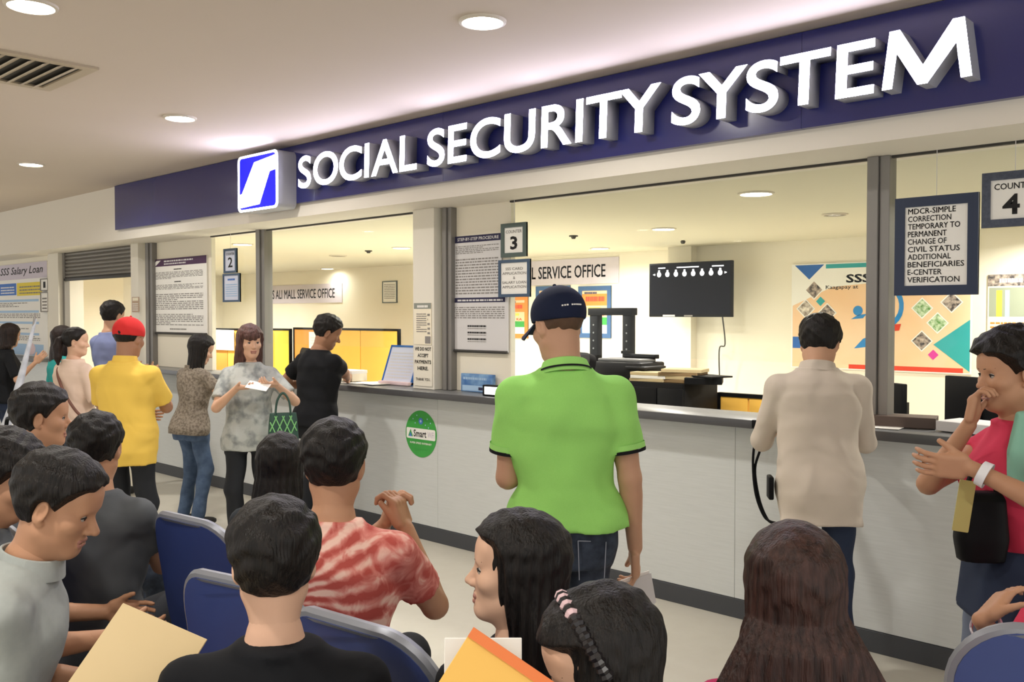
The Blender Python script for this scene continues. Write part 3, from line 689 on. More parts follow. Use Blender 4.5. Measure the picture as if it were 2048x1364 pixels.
# the printer stands on its own stand just behind the cabinet's left end
M_pr = mat('dark_grey_plastic', '#2c2c2e', .5, .2); M_pr2 = mat('mid_grey_plastic', '#77787a', .5)
MB().box((-.24, -.17, 0.001), (.24, .17, .14), M_pr, bev=.015).build('body', t)
MB().box((-.23, -.14, .14), (.2, .1, .165), M_pr2, bev=.008).build('lid', t)
MB().box((.1, -.2, .09), (.3, .1, .11), M_pr, bev=.005).build('tray', t)
MB().box((-.1, .05, .165), (.22, .12, .2), M_black, bev=.006).box((-.12, .04, .2), (-.05, .1, .225), M_black).build('paper_guide', t)
Yr = Y3 + .56
xr0, xr1 = X(1192, Yr), X(1258, Yr); zr = at(1225, 616, Yr).z
t = thing('rack_frame', 'open black metal upright frame with rows of holes behind the printer', 'frame', ((xr0 + xr1) / 2, Yr, 0))
L = (xr1 - xr0) / 2
M_hole = mat('rack_hole', '#8d8f92', .6)
for s in (-1, 1):
    u = MB().box((s * L - .045, -.035, 0), (s * L + .045, .035, zr - .06), M_black, bev=.004).build('upright', t)
    h_ = MB()
    for k in range(16): h_.cyl((s * L, -.038, zr - .15 - .07 * k), (s * L, -.034, zr - .15 - .07 * k), .008, M_hole, n=8)
    h_.build('mounting_hole', u)
MB().box((-L - .06, -.045, zr - .065), (L + .06, .045, zr), M_black, bev=.006).build('top_bar', t)
MB().box((-L - .1, -.2, 0), (L + .1, .2, .04), M_black, bev=.01).build('base', t)
# office chairs
M_ofc = mat('black_chair_mesh', '#171619', .8, .15)
def office_chair(label, x, y, rz, z=1.0, lean=12):
    t = thing('office_chair', label, 'office chair', (x, y, 0), rz, 'office chairs behind the counter')
    Mx = Matrix.Translation((0, -.2, .52)) @ Matrix.Rotation(R_(lean), 4, 'X')
    MB().prism([(q[0], q[1] + (z - .5) / 2) for q in rrect(.48, z - .5, .12)], -.03, .03, M_ofc).build('backrest', t).matrix_local = Mx
    MB().box((-.25, -.22, .44), (.25, .25, .52), M_ofc, bev=.03).build('seat', t)
    MB().cyl((0, 0, .12), (0, 0, .44), .03, M_black).build('gas_lift', t)
    b = MB()
    for k in range(5):
        a = 2 * math.pi * k / 5; b.cyl((0, 0, .11), (.3 * math.cos(a), .3 * math.sin(a), .075), .025, M_black, .015, n=8)
    b.build('star_base', t)
    for k in range(5):
        a = 2 * math.pi * k / 5; MB().sph((.3 * math.cos(a), .3 * math.sin(a), .033), .033, M_black, n=10).build('caster', t)
    for s in (-1, 1): MB().tube([(s * .27, -.1, .48), (s * .3, -.1, .66), (s * .3, .12, .68)], .02, M_black).build('armrest', t)
    return t
q = at(1068, 740, 5.6); office_chair('black office chair tilted left of the man in green', q.x, 5.55, R_(150), 1.32, 20)
q = at(1228, 760, 5.45); office_chair('black office chair with rounded back right of the man in green', q.x, 5.42, R_(20), 1.16, 6)
q = at(570, 720, 6.8); office_chair('dark office chair between the woman in grey and the man in black', q.x, 6.8, R_(160), 1.16, 8)

# ------------------------------------------------------------------ on the counter
# tilted framed document
q = at(797, 772, 4.5)
t = thing('document_stand', 'blue framed document propped at a slant beside the pillar', 'document stand', (q.x - .02, 4.49, Z_CT + .001), R_(0))
Mx = Matrix.Rotation(R_(-20), 4, 'X') @ Matrix.Rotation(R_(0), 4, 'Z')
e = MB().box((-.17, 0, 0), (.17, .012, .30), M_blueish).box((-.18, -.004, 0), (-.165, .016, .31), M_royal).box((.165, -.004, 0), (.18, .016, .31), M_royal).box((-.18, -.004, .3), (.18, .016, .315), M_royal).build('framed_sheet', t, smooth=False); e.matrix_local = Mx
p = Print(-.001); p.lines(-.14, .05, .14, .27, 9, M_silver, 1); e2 = p.build('print', e, smooth=False)
MB().box((-.18, -.03, 0), (.18, .06, .025), M_pinkp, bev=.004).build('base_tray', t)
ppr('paper_sheet', 'white form on the counter under the hand of the man in black', 'paper', (at(716, 765, 4.45).x, 4.42, Z_CT + .0005), .42, .2, .003, M_paper, .1)
ppr('paper_sheet', 'second white sheet overlapping the form near the propped document', 'paper', (at(752, 768, 4.45).x, 4.44, Z_CT + .004), .3, .2, .003, M_paper, -.2)
q = at(697, 745, 4.46)
t = thing('form_box', 'small white cardboard box on the counter past the man in black', 'box', (q.x, 4.46, Z_CT + .008), .1)
MB().box((-.13, -.08, 0), (.13, .08, .075), M_cream2, bev=.004).build('body', t); MB().box((-.132, -.082, .06), (.132, .082, .085), M_paper, bev=.003).build('lid', t)
q = at(955, 780, 4.44)
t = thing('brochure_box', 'blue printed brochure box standing under the step notices', 'box', (q.x, 4.43, Z_CT))
M_bb = mat('blue_card', '#3f6fae', .6, var=.7, vscale=10, col2='#9cc4e2')
MB().box((-.155, 0, 0), (.155, .03, .125), M_bb, bev=.003).build('body', t)
p = Print(-.0); p.rect(-.14, .008, .14, .045, M_lblue); p.rect(.02, .015, .06, .035, M_nvy, 2); p.lines(-.13, .085, .1, .105, 1, M_lblue, 2, .8); done(p, t)
q = at(1002, 782, 4.3)
t = thing('display_tablet', 'small black edged white display lying on the counter by the green shirt', 'display', (q.x, 4.27, Z_CT), .05)
MB().box((-.135, 0, 0), (.15, .05, .072), M_black, bev=.004).build('casing', t); MB().box((-.115, -.002, .012), (.135, .002, .062), mat('lit_display_white', '#ffffff', .5, emit=.8)).build('screen', t, smooth=False)
# right of the mullion: papers and tray
q = at(1805, 845, 4.46)
ppr('paper_tray', 'brown flat document tray on the counter right of the mullion', 'tray', (q.x, 4.46, Z_CT + .001), .3, .16, .05, mat('dark_brown_tray', '#54463f', .6), .25)
ppr('paper_pile', 'grey paper pile leaning right of the brown tray', 'paper', (q.x + .33, 4.44, Z_CT + .003), .26, .2, .045, M_silver, -.2, 0)
ppr('paper_slip', 'white paper slip at the foot of the mullion on the counter', 'paper', (q.x - .06, 4.33, Z_CT + .0005), .2, .1, .003, M_paper, .1)
# monitors
def monitor(label, x, y, z, rz, w=.45, h=.28):
    t = thing('desktop_monitor', label, 'monitor', (x, y, z), rz)
    MB().box((-w / 2, -.02, .1), (w / 2, .02, .1 + h), M_black, bev=.006).build('casing', t); MB().box((-w / 2 + .015, -.022, .115), (w / 2 - .015, -.019, .1 + h - .015), M_scr).build('screen', t, smooth=False)
    MB().box((-.03, .0, .0), (.03, .03, .2), M_black).box((-.11, -.08, 0), (.11, .08, .012), M_black).build('stand', t, smooth=False); return t
def desk(label, x0, x1, y, z, d=.6):
    t = thing('office_desk', label, 'desk', ((x0 + x1) / 2, y, 0)); L = (x1 - x0) / 2
    MB().box((-L, -d / 2, z - .03), (L, d / 2, z), M_pr2, bev=.004).build('desk_top', t)
    for s in (-1, 1): MB().box((s * L - .02, -d / 2, 0), (s * L + .02, d / 2, z - .03), M_pr2).build('side_panel', t, smooth=False)
    MB().box((-L + .02, d / 2 - .03, .2), (L - .02, d / 2 - .01, z - .03), M_pr2).build('modesty_panel', t, smooth=False)
ZD = .86
q = at(1768, 800, 5.6); monitor('black monitor back seen between mullion and low partition', q.x, 5.6, ZD + .001, R_(150), .36, .24)
desk('grey office desk carrying the monitor near the mullion', q.x - .6, q.x + .15, 5.65, ZD)
q = at(1960, 800, 5.8); monitor('black desktop monitor behind the woman in the pink top', q.x, 5.8, ZD + .001, R_(160))
desk('grey office desk behind the woman in the pink top', q.x - .22, q.x + .9, 5.85, ZD)
# hanging cable loop on the counter
pts = [at(1521, 862, Y_NOSE - .03), at(1510, 885, Y_NOSE - .03), at(1506, 930, Y_NOSE - .04), at(1512, 990, Y_NOSE - .05), at(1530, 1035, Y_NOSE - .06), at(1552, 1046, Y_NOSE - .06), at(1536, 1040, Y_NOSE - .05), at(1519, 1000, Y_NOSE - .04), at(1510, 940, Y_NOSE - .03), at(1520, 900, Y_NOSE - .02), at(1523, 880, Y_NOSE - .02), at(1513, 866, Y_NOSE - .02), at(1516, 850, Y_NOSE - .004)]
t = thing('pen_cord', 'black looped cord hanging from the counter edge beside the beige shirt', 'cord', at(1516, 845, Y_NOSE - .012))
o = MB().tube(smooth_path(pts, 8), .0065, M_black, 6).build('cord', t); o.location = -t.location
MB().box((-.03, -.012, -.03), (.03, .01, .012), M_black, bev=.004).build('clip', t)
# ------------------------------------------------------------------ signed distance modelling of people
f32 = np.float32
def smin(a, b, k):
    if k <= 0: return np.minimum(a, b)
    h = np.clip(.5 + .5 * (b - a) / k, 0, 1); return b + (a - b) * h - k * h * (1 - h)
def A(v): return np.array(v, f32)
class Prim:
    """fn(P)->distance with P an (...,3) array; lo,hi bounds; k blend radius; op '+' or '-'"""
    def __init__(s, fn, lo, hi, k=.02, op='+'): s.fn, s.lo, s.hi, s.k, s.op = fn, A(lo), A(hi), k, op
def capsule(a, b, ra, rb, k=.02, op='+', prof=None):
    a, b = A(a), A(b); ba = b - a; L2 = float(ba @ ba) + 1e-9
    def fn(P):
        t = np.clip(((P - a) @ ba) / L2, 0, 1)
        r = ra + (rb - ra) * t
        if prof is not None: r = r + np.interp(t, prof[0], prof[1]).astype(f32)
        return np.sqrt((((P - a) - t[..., None] * ba) ** 2).sum(-1)) - r
    R = max(ra, rb) + (max(prof[1]) if prof else 0)
    return Prim(fn, np.minimum(a, b) - R, np.maximum(a, b) + R, k, op)
def flat_end(a, b, ra, rb, k):
    p = capsule(a, np.array(b) + unit(np.array(b) - np.array(a)) * .02, ra, rb, k); f0 = p.fn; a, b = A(a), A(b); u = A(unit(b - a))
    p.fn = lambda P: np.maximum(f0(P), (P - b) @ u); return p
def ellipsoid(c, r, R=None, k=.02, op='+'):
    c, r = A(c), A(r); R = np.eye(3, dtype=f32) if R is None else A(R)
    def fn(P):
        q = (P - c) @ R
        k0 = np.sqrt(((q / r) ** 2).sum(-1)); k1 = np.sqrt(((q / r ** 2) ** 2).sum(-1)) + 1e-6
        return k0 * (k0 - 1) / k1
    e = np.sqrt((R ** 2) @ (r ** 2)); return Prim(fn, c - e, c + e, k, op)
def rbox(c, h, R, rad, k=.01, op='+'):
    c, h, R = A(c), A(h), A(R)
    def fn(P):
        q = np.abs((P - c) @ R) - (h - rad); return np.sqrt((np.maximum(q, 0) ** 2).sum(-1)) + np.minimum(q.max(-1), 0) - rad
    e = np.abs(R) @ h; return Prim(fn, c - e, c + e, k, op)
def loft(O, R, tab, k=.03, n=2.3, op='+', infl=0, fold=None):
    """stack of ellipses: rows t, a, b, yoff [, xoff]; R columns = lateral, front, up"""
    O, R = A(O), A(R); T = np.array([list(r) + [0] * (5 - len(r)) for r in tab], f32)
    t0, t1 = T[0, 0], T[-1, 0]
    def fn(P):
        q = (P - O) @ R; t = q[..., 2]
        a = np.interp(t, T[:, 0], T[:, 1]) + infl; b = np.interp(t, T[:, 0], T[:, 2]) + infl
        yo = np.interp(t, T[:, 0], T[:, 3]); xo = np.interp(t, T[:, 0], T[:, 4])
        x = np.abs(q[..., 0] - xo) / a; y = np.abs(q[..., 1] - yo) / b
        d = ((x ** n + y ** n) ** (1 / n) - 1) * np.minimum(a, b)
        if fold is not None: d = d + fold(q)
        e = np.maximum(t0 - t, t - t1)
        return (np.maximum(d, e) if True else d).astype(f32)
    C = []
    for r in T:
        for sx in (-1, 1):
            for sy in (-1, 1): C.append(O + R @ A((r[4] + sx * (r[1] + infl), r[3] + sy * (r[2] + infl), r[0])))
    C = np.array(C); return Prim(fn, C.min(0), C.max(0), k, op)

def evaluate(prims, lo, hi, h, post=None):
    lo, hi = A(lo), A(hi)
    n = np.maximum(4, np.ceil((hi - lo) / h).astype(int) + 1)
    ax = [lo[i] + h * np.arange(n[i], dtype=f32) for i in range(3)]
    D = np.full(n, .2, f32)
    for p in prims:
        m = p.k + 2.5 * h
        i0 = np.clip(np.floor((p.lo - m - lo) / h).astype(int), 0, n); i1 = np.clip(np.ceil((p.hi + m - lo) / h).astype(int) + 1, 0, n)
        if (i1 <= i0).any(): continue
        sl = tuple(slice(i0[i], i1[i]) for i in range(3))
        P = np.stack(np.meshgrid(*[ax[i][sl[i]] for i in range(3)], indexing='ij'), -1)
        d = p.fn(P).astype(f32)
        D[sl] = smin(D[sl], d, p.k) if p.op == '+' else -smin(-D[sl], d, p.k)
    if post is not None:
        P = np.stack(np.meshgrid(*ax, indexing='ij'), -1); D = post(P, D)
    return D, lo
def nets(D, lo, h):
    """surface nets -> verts, quads"""
    S = D < 0
    c = np.zeros([s - 1 for s in D.shape], np.int8)
    for i in (0, 1):
        for j in (0, 1):
            for k in (0, 1): c += S[i:D.shape[0] - 1 + i, j:D.shape[1] - 1 + j, k:D.shape[2] - 1 + k]
    act = (c > 0) & (c < 8)
    I = np.argwhere(act)
    if len(I) == 0: return np.zeros((0, 3)), np.zeros((0, 4), int)
    idx = np.full(act.shape, -1, np.int32); idx[act] = np.arange(len(I))
    acc = np.zeros((len(I), 3), f32); cnt = np.zeros(len(I), f32)
    cor = [(i, j, k) for i in (0, 1) for j in (0, 1) for k in (0, 1)]
    V = {q: D[I[:, 0] + q[0], I[:, 1] + q[1], I[:, 2] + q[2]] for q in cor}
    for q in cor:
        for ax in range(3):
            if q[ax]: continue
            e = list(q); e[ax] = 1; e = tuple(e)
            a, b = V[q], V[e]; m = (a < 0) != (b < 0)
            t = np.where(m, a / np.where(m, a - b, 1), 0)
            pos = np.zeros((len(I), 3), f32) + A(q); pos[:, ax] += t
            acc[m] += pos[m]; cnt[m] += 1
    P = lo + h * (I + acc / cnt[:, None])
    Q = []
    for ax in range(3):
        u, v = (ax + 1) % 3, (ax + 2) % 3
        sl0 = [slice(None)] * 3; sl1 = [slice(None)] * 3
        sl0[ax] = slice(0, -1); sl1[ax] = slice(1, None)
        for w in (u, v): sl0[w] = slice(1, -1); sl1[w] = slice(1, -1)
        s0, s1 = S[tuple(sl0)], S[tuple(sl1)]
        E = np.argwhere(s0 != s1)
        if len(E) == 0: continue
        fl = s0[tuple(E.T)]
        E = E + A([0 if w == ax else 1 for w in range(3)]).astype(int)
        def cell(du, dv):
            f = E.copy(); f[:, u] += du; f[:, v] += dv; return idx[f[:, 0], f[:, 1], f[:, 2]]
        q = np.stack([cell(-1, -1), cell(0, -1), cell(0, 0), cell(-1, 0)], 1)
        q[~fl] = q[~fl][:, ::-1]; Q.append(q)
    Q = np.concatenate(Q); Q = Q[(Q >= 0).all(1)]
    return P, Q
def np_mesh(name, parts, mats, midx=None):
    """parts: list of (verts, quads)"""
    off = 0; VV = []; QQ = []
    for P, Q in parts: VV.append(P); QQ.append(Q + off); off += len(P)
    P = np.concatenate(VV).astype(f32); Q = np.concatenate(QQ).astype(np.int32)
    me = bpy.data.meshes.new(name)
    me.vertices.add(len(P)); me.vertices.foreach_set('co', P.ravel())
    me.loops.add(len(Q) * 4); me.loops.foreach_set('vertex_index', Q.ravel())
    me.polygons.add(len(Q)); me.polygons.foreach_set('loop_start', np.arange(0, len(Q) * 4, 4, dtype=np.int32))
    me.polygons.foreach_set('use_smooth', np.ones(len(Q), bool))
    for m in mats: me.materials.append(m)
    if midx is not None: me.polygons.foreach_set('material_index', midx.astype(np.int32))
    me.update(calc_edges=True); me.validate()
    return me
def bounds(prims, pad=.02):
    return np.min([p.lo for p in prims if p.op == '+'], 0) - pad, np.max([p.hi for p in prims if p.op == '+'], 0) + pad
def sdf_obj(name, prims, h, mats, parent, post=None, midx=None, pad=.02):
    lo, hi = bounds(prims, pad + h); D, lo = evaluate(prims, lo, hi, h, post); P, Q = nets(D, lo, h)
    return obj(name, np_mesh(name, [(P, Q)], mats), parent)

def rotx(a): a = R_(a); return np.array([[1, 0, 0], [0, math.cos(a), -math.sin(a)], [0, math.sin(a), math.cos(a)]])
def roty(a): a = R_(a); return np.array([[math.cos(a), 0, math.sin(a)], [0, 1, 0], [-math.sin(a), 0, math.cos(a)]])
def rotz(a): a = R_(a); return np.array([[math.cos(a), -math.sin(a), 0], [math.sin(a), math.cos(a), 0], [0, 0, 1]])
def unit(v): v = np.array(v, float); return v / (np.linalg.norm(v) + 1e-9)
def ik(a, t, l1, l2, pole):
    a, t = np.array(a, float), np.array(t, float); d = t - a; L = np.linalg.norm(d); u = d / L
    if L > (l1 + l2) * .995: L = (l1 + l2) * .995; t = a + u * L
    x = (l1 * l1 - l2 * l2 + L * L) / (2 * L); hgt = math.sqrt(max(1e-6, l1 * l1 - x * x))
    p = np.array(pole, float); p = unit(p - u * (p @ u)); return a + u * x + p * hgt, t
def folds(amp, seed=0, f=26, top=9, bot=-9):
    """wrinkles for cloth: amp grows away from t=0 (waist)"""
    r = np.random.RandomState(seed); ph = r.rand(8) * 6.28
    def fn(q):
        x, y, t = q[..., 0], q[..., 1], q[..., 2]
        w = np.sin(f * (t + .55 * x) + 1.8 * np.sin(9 * y + ph[0]) + ph[1]) + .8 * np.sin(f * .8 * (t - .7 * x) + 1.5 * np.sin(11 * x + ph[2]) + ph[3]) + .7 * np.sin(f * .45 * x + 1.2 * np.sin(7 * t + ph[4]) + ph[5])
        return (amp * .7 * w).astype(f32)
    return fn

M_SK = {k: mat('skin_' + k, c, .55, .35, var=.25, vscale=14, col2=c2) for k, c, c2 in
        (('tan', '#b98b6c', '#ab7a5b'), ('brown', '#a0755a', '#8f6449'), ('light', '#d5ac91', '#c99b7f'), ('mid', '#c2977a', '#b4866a'))}
M_LIP = mat('lip_skin', '#a26e60', .5); M_EYEW = mat('eye_white', '#a89f96', .3); M_IRIS = mat('dark_iris', '#1c120d', .2)
def hairmat(name, c, c2):
    m = mat(name, c, .48, .26, var=1, vscale=16, col2=c2, stretch=(6, 6, .5), bump=.55, bscale=34, aniso=.4, lo=.3, hi=.7)
    return m
M_HB = hairmat('black_hair', '#0d0b0a', '#1e1916'); M_HD = hairmat('dark_brown_hair', '#18110f', '#2c201b'); M_HBR = hairmat('brown_purple_hair', '#3d2a24', '#6a4a44'); M_HRD = hairmat('long_brown_hair', '#211512', '#452e28')
M_denim = mat('dark_denim', '#2d3440', .8, .2, var=.6, vscale=30, col2='#444d5c', bump=.1, bscale=400); M_denim2 = mat('blue_denim', '#41526b', .8, .2, var=.6, vscale=20, col2='#5a6d88')
M_bpant = mat('charcoal_trousers', '#26282c', .8, .2); M_shoe = mat('dark_shoe', '#1d1b1b', .5); M_sole = mat('pale_sole', '#cfcac2', .6)

HAND_FL = ((-.031, .062, .0078), (-.0105, .073, .0085), (.0105, .078, .0088), (.031, .071, .0085))   # pinky .. index lateral, length, radius
def hand_prims(Wp, d, n, side, s, curl=25, spread=4, thumb=35, tcurl=20):
    """Wp wrist, d along the hand, n palm normal (the way the palm faces), side +1 right hand"""
    d = unit(d); n = unit(np.array(n, float) - d * (np.array(n, float) @ d)); l = np.cross(d, n) * (1 if side > 0 else -1)   # l -> thumb side
    Wp = np.array(Wp, float); P = []
    R = np.stack([l, n, d], 1)
    P.append(rbox(Wp + d * .052 * s, np.array([.040, .0145, .046]) * s, R, .0135 * s, .012))
    P.append(ellipsoid(Wp + (d * .036 + l * .022 + n * .008) * s, np.array([.020, .016, .034]) * s, R, .012))
    for lat, ln, r in HAND_FL:
        b = Wp + (d * .092 + l * lat * .93) * s; a0 = R_(curl); sp = R_(spread * lat / .03)
        d0 = unit(d * math.cos(a0 * .55) + n * math.sin(a0 * .55) + l * math.sin(sp)); d1 = unit(d * math.cos(a0 * 1.45) + n * math.sin(a0 * 1.45) + l * math.sin(sp)); d2 = unit(d * math.cos(a0 * 2.1) + n * math.sin(a0 * 2.1) + l * math.sin(sp))
        m1 = b + d0 * ln * .46 * s; m2 = m1 + d1 * ln * .32 * s; e = m2 + d2 * ln * .24 * s
        P += [capsule(b - d0 * .015 * s, m1, r * 1.05 * s, r * s, .004), capsule(m1, m2, r * s, r * .93 * s, .003), capsule(m2, e, r * .93 * s, r * .8 * s, .003)]
    th = R_(thumb); tc = R_(tcurl)
    b = Wp + (d * .022 + l * .028 + n * .006) * s; d0 = unit(d * math.cos(th) + l * math.sin(th) + n * .25); m = b + d0 * .048 * s; d1 = unit(d0 + (d * .5 - l * .1 + n * .5) * math.sin(tc) * 1.2); e = m + d1 * .032 * s
    P += [capsule(b, m, .0125 * s, .0105 * s, .008), capsule(m, e, .0105 * s, .0088 * s, .004)]
    return P

def head_prims(C, R, hs, sex, nose=None):
    nose = nose or (1.0 if sex == 'm' else .72)
    C, R = np.array(C), np.array(R); f = 1 if sex == 'm' else .94
    def w(x, y, z): return C + R @ (np.array((x, y, z)) * hs)
    E = lambda c, r, k=.02, op='+', Rl=None: ellipsoid(w(*c), np.array(r) * hs, R if Rl is None else R @ Rl, k * hs, op)
    K = lambda a, b, ra, rb, k=.02, op='+': capsule(w(*a), w(*b), ra * hs, rb * hs, k * hs, op)
    P = [E((0, -.012, .032), (.074, .094, .083)), E((0, .024, -.03), (.060 * f, .064, .084), .03)]
    P += [E((0, .012, -.062), (.053 * f, .058, .045), .025), E((0, .064, -.094), (.021 * f, .020, .017), .026)]
    for s in (-1, 1):
        P += [K((s * .052 * f, .0, -.056), (s * .016, .062, -.093), .016 * f, .015, .024), E((s * .040, .054, -.022), (.024, .026, .022), .02)]
    P.append(K((-.032, .074, .020), (.032, .074, .020), .012 * (1 if sex == 'm' else .85), .012 * (1 if sex == 'm' else .85), .016))
    P.append(E((0, .062, .05), (.052, .026, .032), .025))
    for s in (-1, 1): P.append(E((s * .031, .094, .001), (.017, .014, .012), .012, '-'))
    P.append(K((0, .080, .006), (0, .094 + .012 * nose, -.030), .0068, .0112 * nose ** .6, .010))
    for s in (-1, 1): P.append(E((s * .0115 * nose ** .5, .089 + .004 * nose, -.034), (.0085 * nose ** .5, .010, .0080), .007))
    P += [K((-.015, .0835, -.0605), (.015, .0835, -.0605), .0068, .0068, .006), K((-.012, .0835, -.0715), (.012, .0835, -.0715), .0075, .0075, .006), K((-.023, .086, -.066), (.023, .086, -.066), .0022, .0022, .003, '-')]
    for s in (-1, 1):
        Rl = rotz(-s * 22) @ rotx(-12)
        P += [E((s * .077, -.006, -.006), (.0075, .0185, .031), .006, '+', Rl), E((s * .0835, -.002, -.002), (.005, .0105, .018), .004, '-', Rl), E((s * .073, .0, -.033), (.006, .008, .009), .005)]
    return P, w
def face_details(t, w, R, hs, brow, near, lips=M_LIP):
    Rm = Matrix(R.tolist()).to_4x4()
    for s in (-1, 1):
        c = w(s * .0305, .0705, .0005)
        mb = MB(); mb.sph((0, 0, 0), .0118 * hs, M_EYEW, n=18); e = mb.build('eye', t, c); e.rotation_euler = Rm.to_euler()
        MB().sph((0, .0062 * hs, 0), .0066 * hs, M_IRIS, n=14).build('iris', e)
        lid = MB().tube([w(s * .0305 + q, .0822 - abs(q) * .32 - (.003 if abs(q) > .01 else 0), .0045 - q * q * 22) for q in (-.012, -.007, 0, .007, .012)], [.0012 * hs, .0022 * hs, .0025 * hs, .0022 * hs, .0012 * hs], brow, 6).build('eyelid', t)
        MB().tube([w(s * q, .0905 - (q / .05) ** 2 * .019, .021 + .004 * math.sin((q - .012) * 60)) for q in (.012, .02, .03, .04, .048)], [.0022 * hs, .003 * hs, .003 * hs, .0024 * hs, .001 * hs], brow, 6).build('eyebrow', t)
    pr = [capsule(w(-.016, .0838, -.0605), w(.016, .0838, -.0605), .0068 * hs, .0068 * hs, .004), capsule(w(-.013, .0840, -.0715), w(.013, .0840, -.0715), .0074 * hs, .0074 * hs, .004), capsule(w(-.024, .0885, -.066), w(.024, .0885, -.066), .0018 * hs, .0018 * hs, .002, '-')]
    sdf_obj('lips', pr, .0018, [lips], t, pad=.004)

def interp(x, xs, ys): return np.interp(x, xs, ys).astype(f32)
def hair_obj(t, kind, m, w, C, R, hs, sex, h, th=None, drop=None, part=True, flare=1.0, bangs=False, recede=0):
    """hair grows from the skull: its thickness fades to nothing at the hairline"""
    skull = [ellipsoid(w(0, -.012, .032), np.array((.074, .094, .083)) * hs, R, .02), ellipsoid(w(0, .024, -.03), np.array((.060, .064, .084)) * hs, R, .03 * hs)]
    th = th or {'short': .017, 'crew': .010, 'full': .026, 'tight': .014, 'bob': .02, 'long': .022, 'veil': .024}[kind]
    C, R = A(C), A(R)
    line = {'short': ([-.1, -.07, -.03, .0, .015, .04, .07, .1], [-.088, -.085, -.062, -.02, -.005, .035, .058, .062]),
            'crew': ([-.1, -.06, -.03, .0, .03, .07, .1], [-.06, -.055, -.04, -.005, .03, .058, .06]),
            'full': ([-.1, -.07, -.03, .0, .015, .04, .07, .1], [-.095, -.09, -.07, -.035, -.01, .03, .052, .055]),
            'tight': ([-.1, -.06, -.03, .0, .015, .05, .08, .1], [-.075, -.07, -.06, -.03, .0, .045, .06, .065]),
            'bob': ([-.1, 0, .015, .035, .06, .1], [-.2, -.2, -.1, .02, .052, .056]),
            'long': ([-.1, 0, .015, .035, .06, .1], [-.2, -.2, -.1, .025, .058, .062]), 'veil': ([-.1, 0, .015, .035, .06, .1], [-.2, -.2, -.1, .025, .058, .062])}[kind]
    ph = random.Random(hash(kind) % 97 + int(C[0] * 50) % 31).random() * 6
    amp = {'short': .0028, 'full': .0038}.get(kind, .002)
    big = [Prim(p.fn, p.lo - th - .012, p.hi + th + .012, p.k) for p in skull]
    extra = []
    if kind in ('bob', 'long'):
        L = drop or (.16 if kind == 'bob' else .34)
        Ry = np.array(R, float); fwd = unit([Ry[0, 1], Ry[1, 1], 0]); up = np.array([0, 0, 1.]); lat = np.cross(fwd, up)
        RR = np.stack([lat, fwd, up], 1); O = w(0, -.012, .03)
        wd = .088 * hs; dp = .092 * hs; fl = flare; fl = flare or 1.0
        tab = [(-L, wd * .98 * fl, .050, -.060 * hs), (-L + .03, wd * 1.12 * fl, .060, -.058 * hs)] + ([(-.24, .178, .066, -.055), (-.17, .140, .070, -.052), (-.11, .108, .074, -.045)] if fl > 1.2 else []) + ([] if fl > 1.2 else [(-.15 * hs, wd * 1.16, .075 * hs, -.04 * hs)]) + [(-.07 * hs, wd * 1.08, dp * .92, -.02 * hs), (.0, wd * 1.0, dp * .98, -.012 * hs), (.04 * hs, wd * .9, dp * .9, -.012 * hs)]
        extra.append(loft(O, RR, tab, .03, 2.2, fold=lambda q: (.0025 * np.sin(np.arctan2(q[..., 0], q[..., 1]) * 26 + 3 * np.sin(q[..., 2] * 9))).astype(f32)))
    def post(P, D):
        q = ((P - C) @ R) / hs
        f = np.interp(q[..., 1] + recede, line[0], line[1])
        if part: f = f + .012 * np.clip(1 - np.abs(q[..., 0]) / .03, 0, 1) * (q[..., 1] > .03)
        wg = np.clip((q[..., 2] - f) / (.03 if kind in ('crew', 'tight') else .022), -.8, 1)
        ear = np.clip(1 - np.sqrt(((q[..., 1] + .004) / .026) ** 2 + ((q[..., 2] + .006) / .036) ** 2), 0, 1) * 3 if kind in ('short', 'crew', 'tight', 'full') else 0
        tp = np.clip((q[..., 2] - .0) / .09, 0, 1) * (.5 if kind in ('short', 'full') else .15)
        n = np.sin(q[..., 0] * 75 + 2.2 * np.sin(q[..., 1] * 60 + ph)) * np.sin(q[..., 1] * 82 + 2 * np.sin(q[..., 2] * 55 + ph)) + .6 * np.sin(q[..., 2] * 130 + 3 * np.sin(q[..., 0] * 45))
        g = wg * (1 + tp) * th * hs - amp * n * np.clip(wg, 0, 1) - np.clip(ear, 0, 1.4) * th * hs
        D2 = D - g
        for e in extra:
            D2 = smin(D2, e.fn(P), .02)
        if extra:   # keep the face free
            face = ellipsoid(w(0, .115 - recede, -.045), np.array((.060, .085, .115)) * hs, R).fn(P)
            D2 = -smin(-D2, face, .012)
            nk = ellipsoid(w(0, .12, -.23), np.array((.055, .10, .16)) * hs, R).fn(P)
            D2 = -smin(-D2, nk, .012)
        if bangs: D2 = smin(D2, ellipsoid(w(.008, .068, .048), np.array((.058, .034, .040)) * hs, R).fn(P) + .002 * np.sin(q[..., 0] * 160), .012)
        return D2.astype(f32)
    pr = big + [Prim(lambda P: np.full(P.shape[:-1], 1., f32), e.lo, e.hi, 0) for e in extra]
    return sdf_obj('hair', pr, h, [m], t, post)

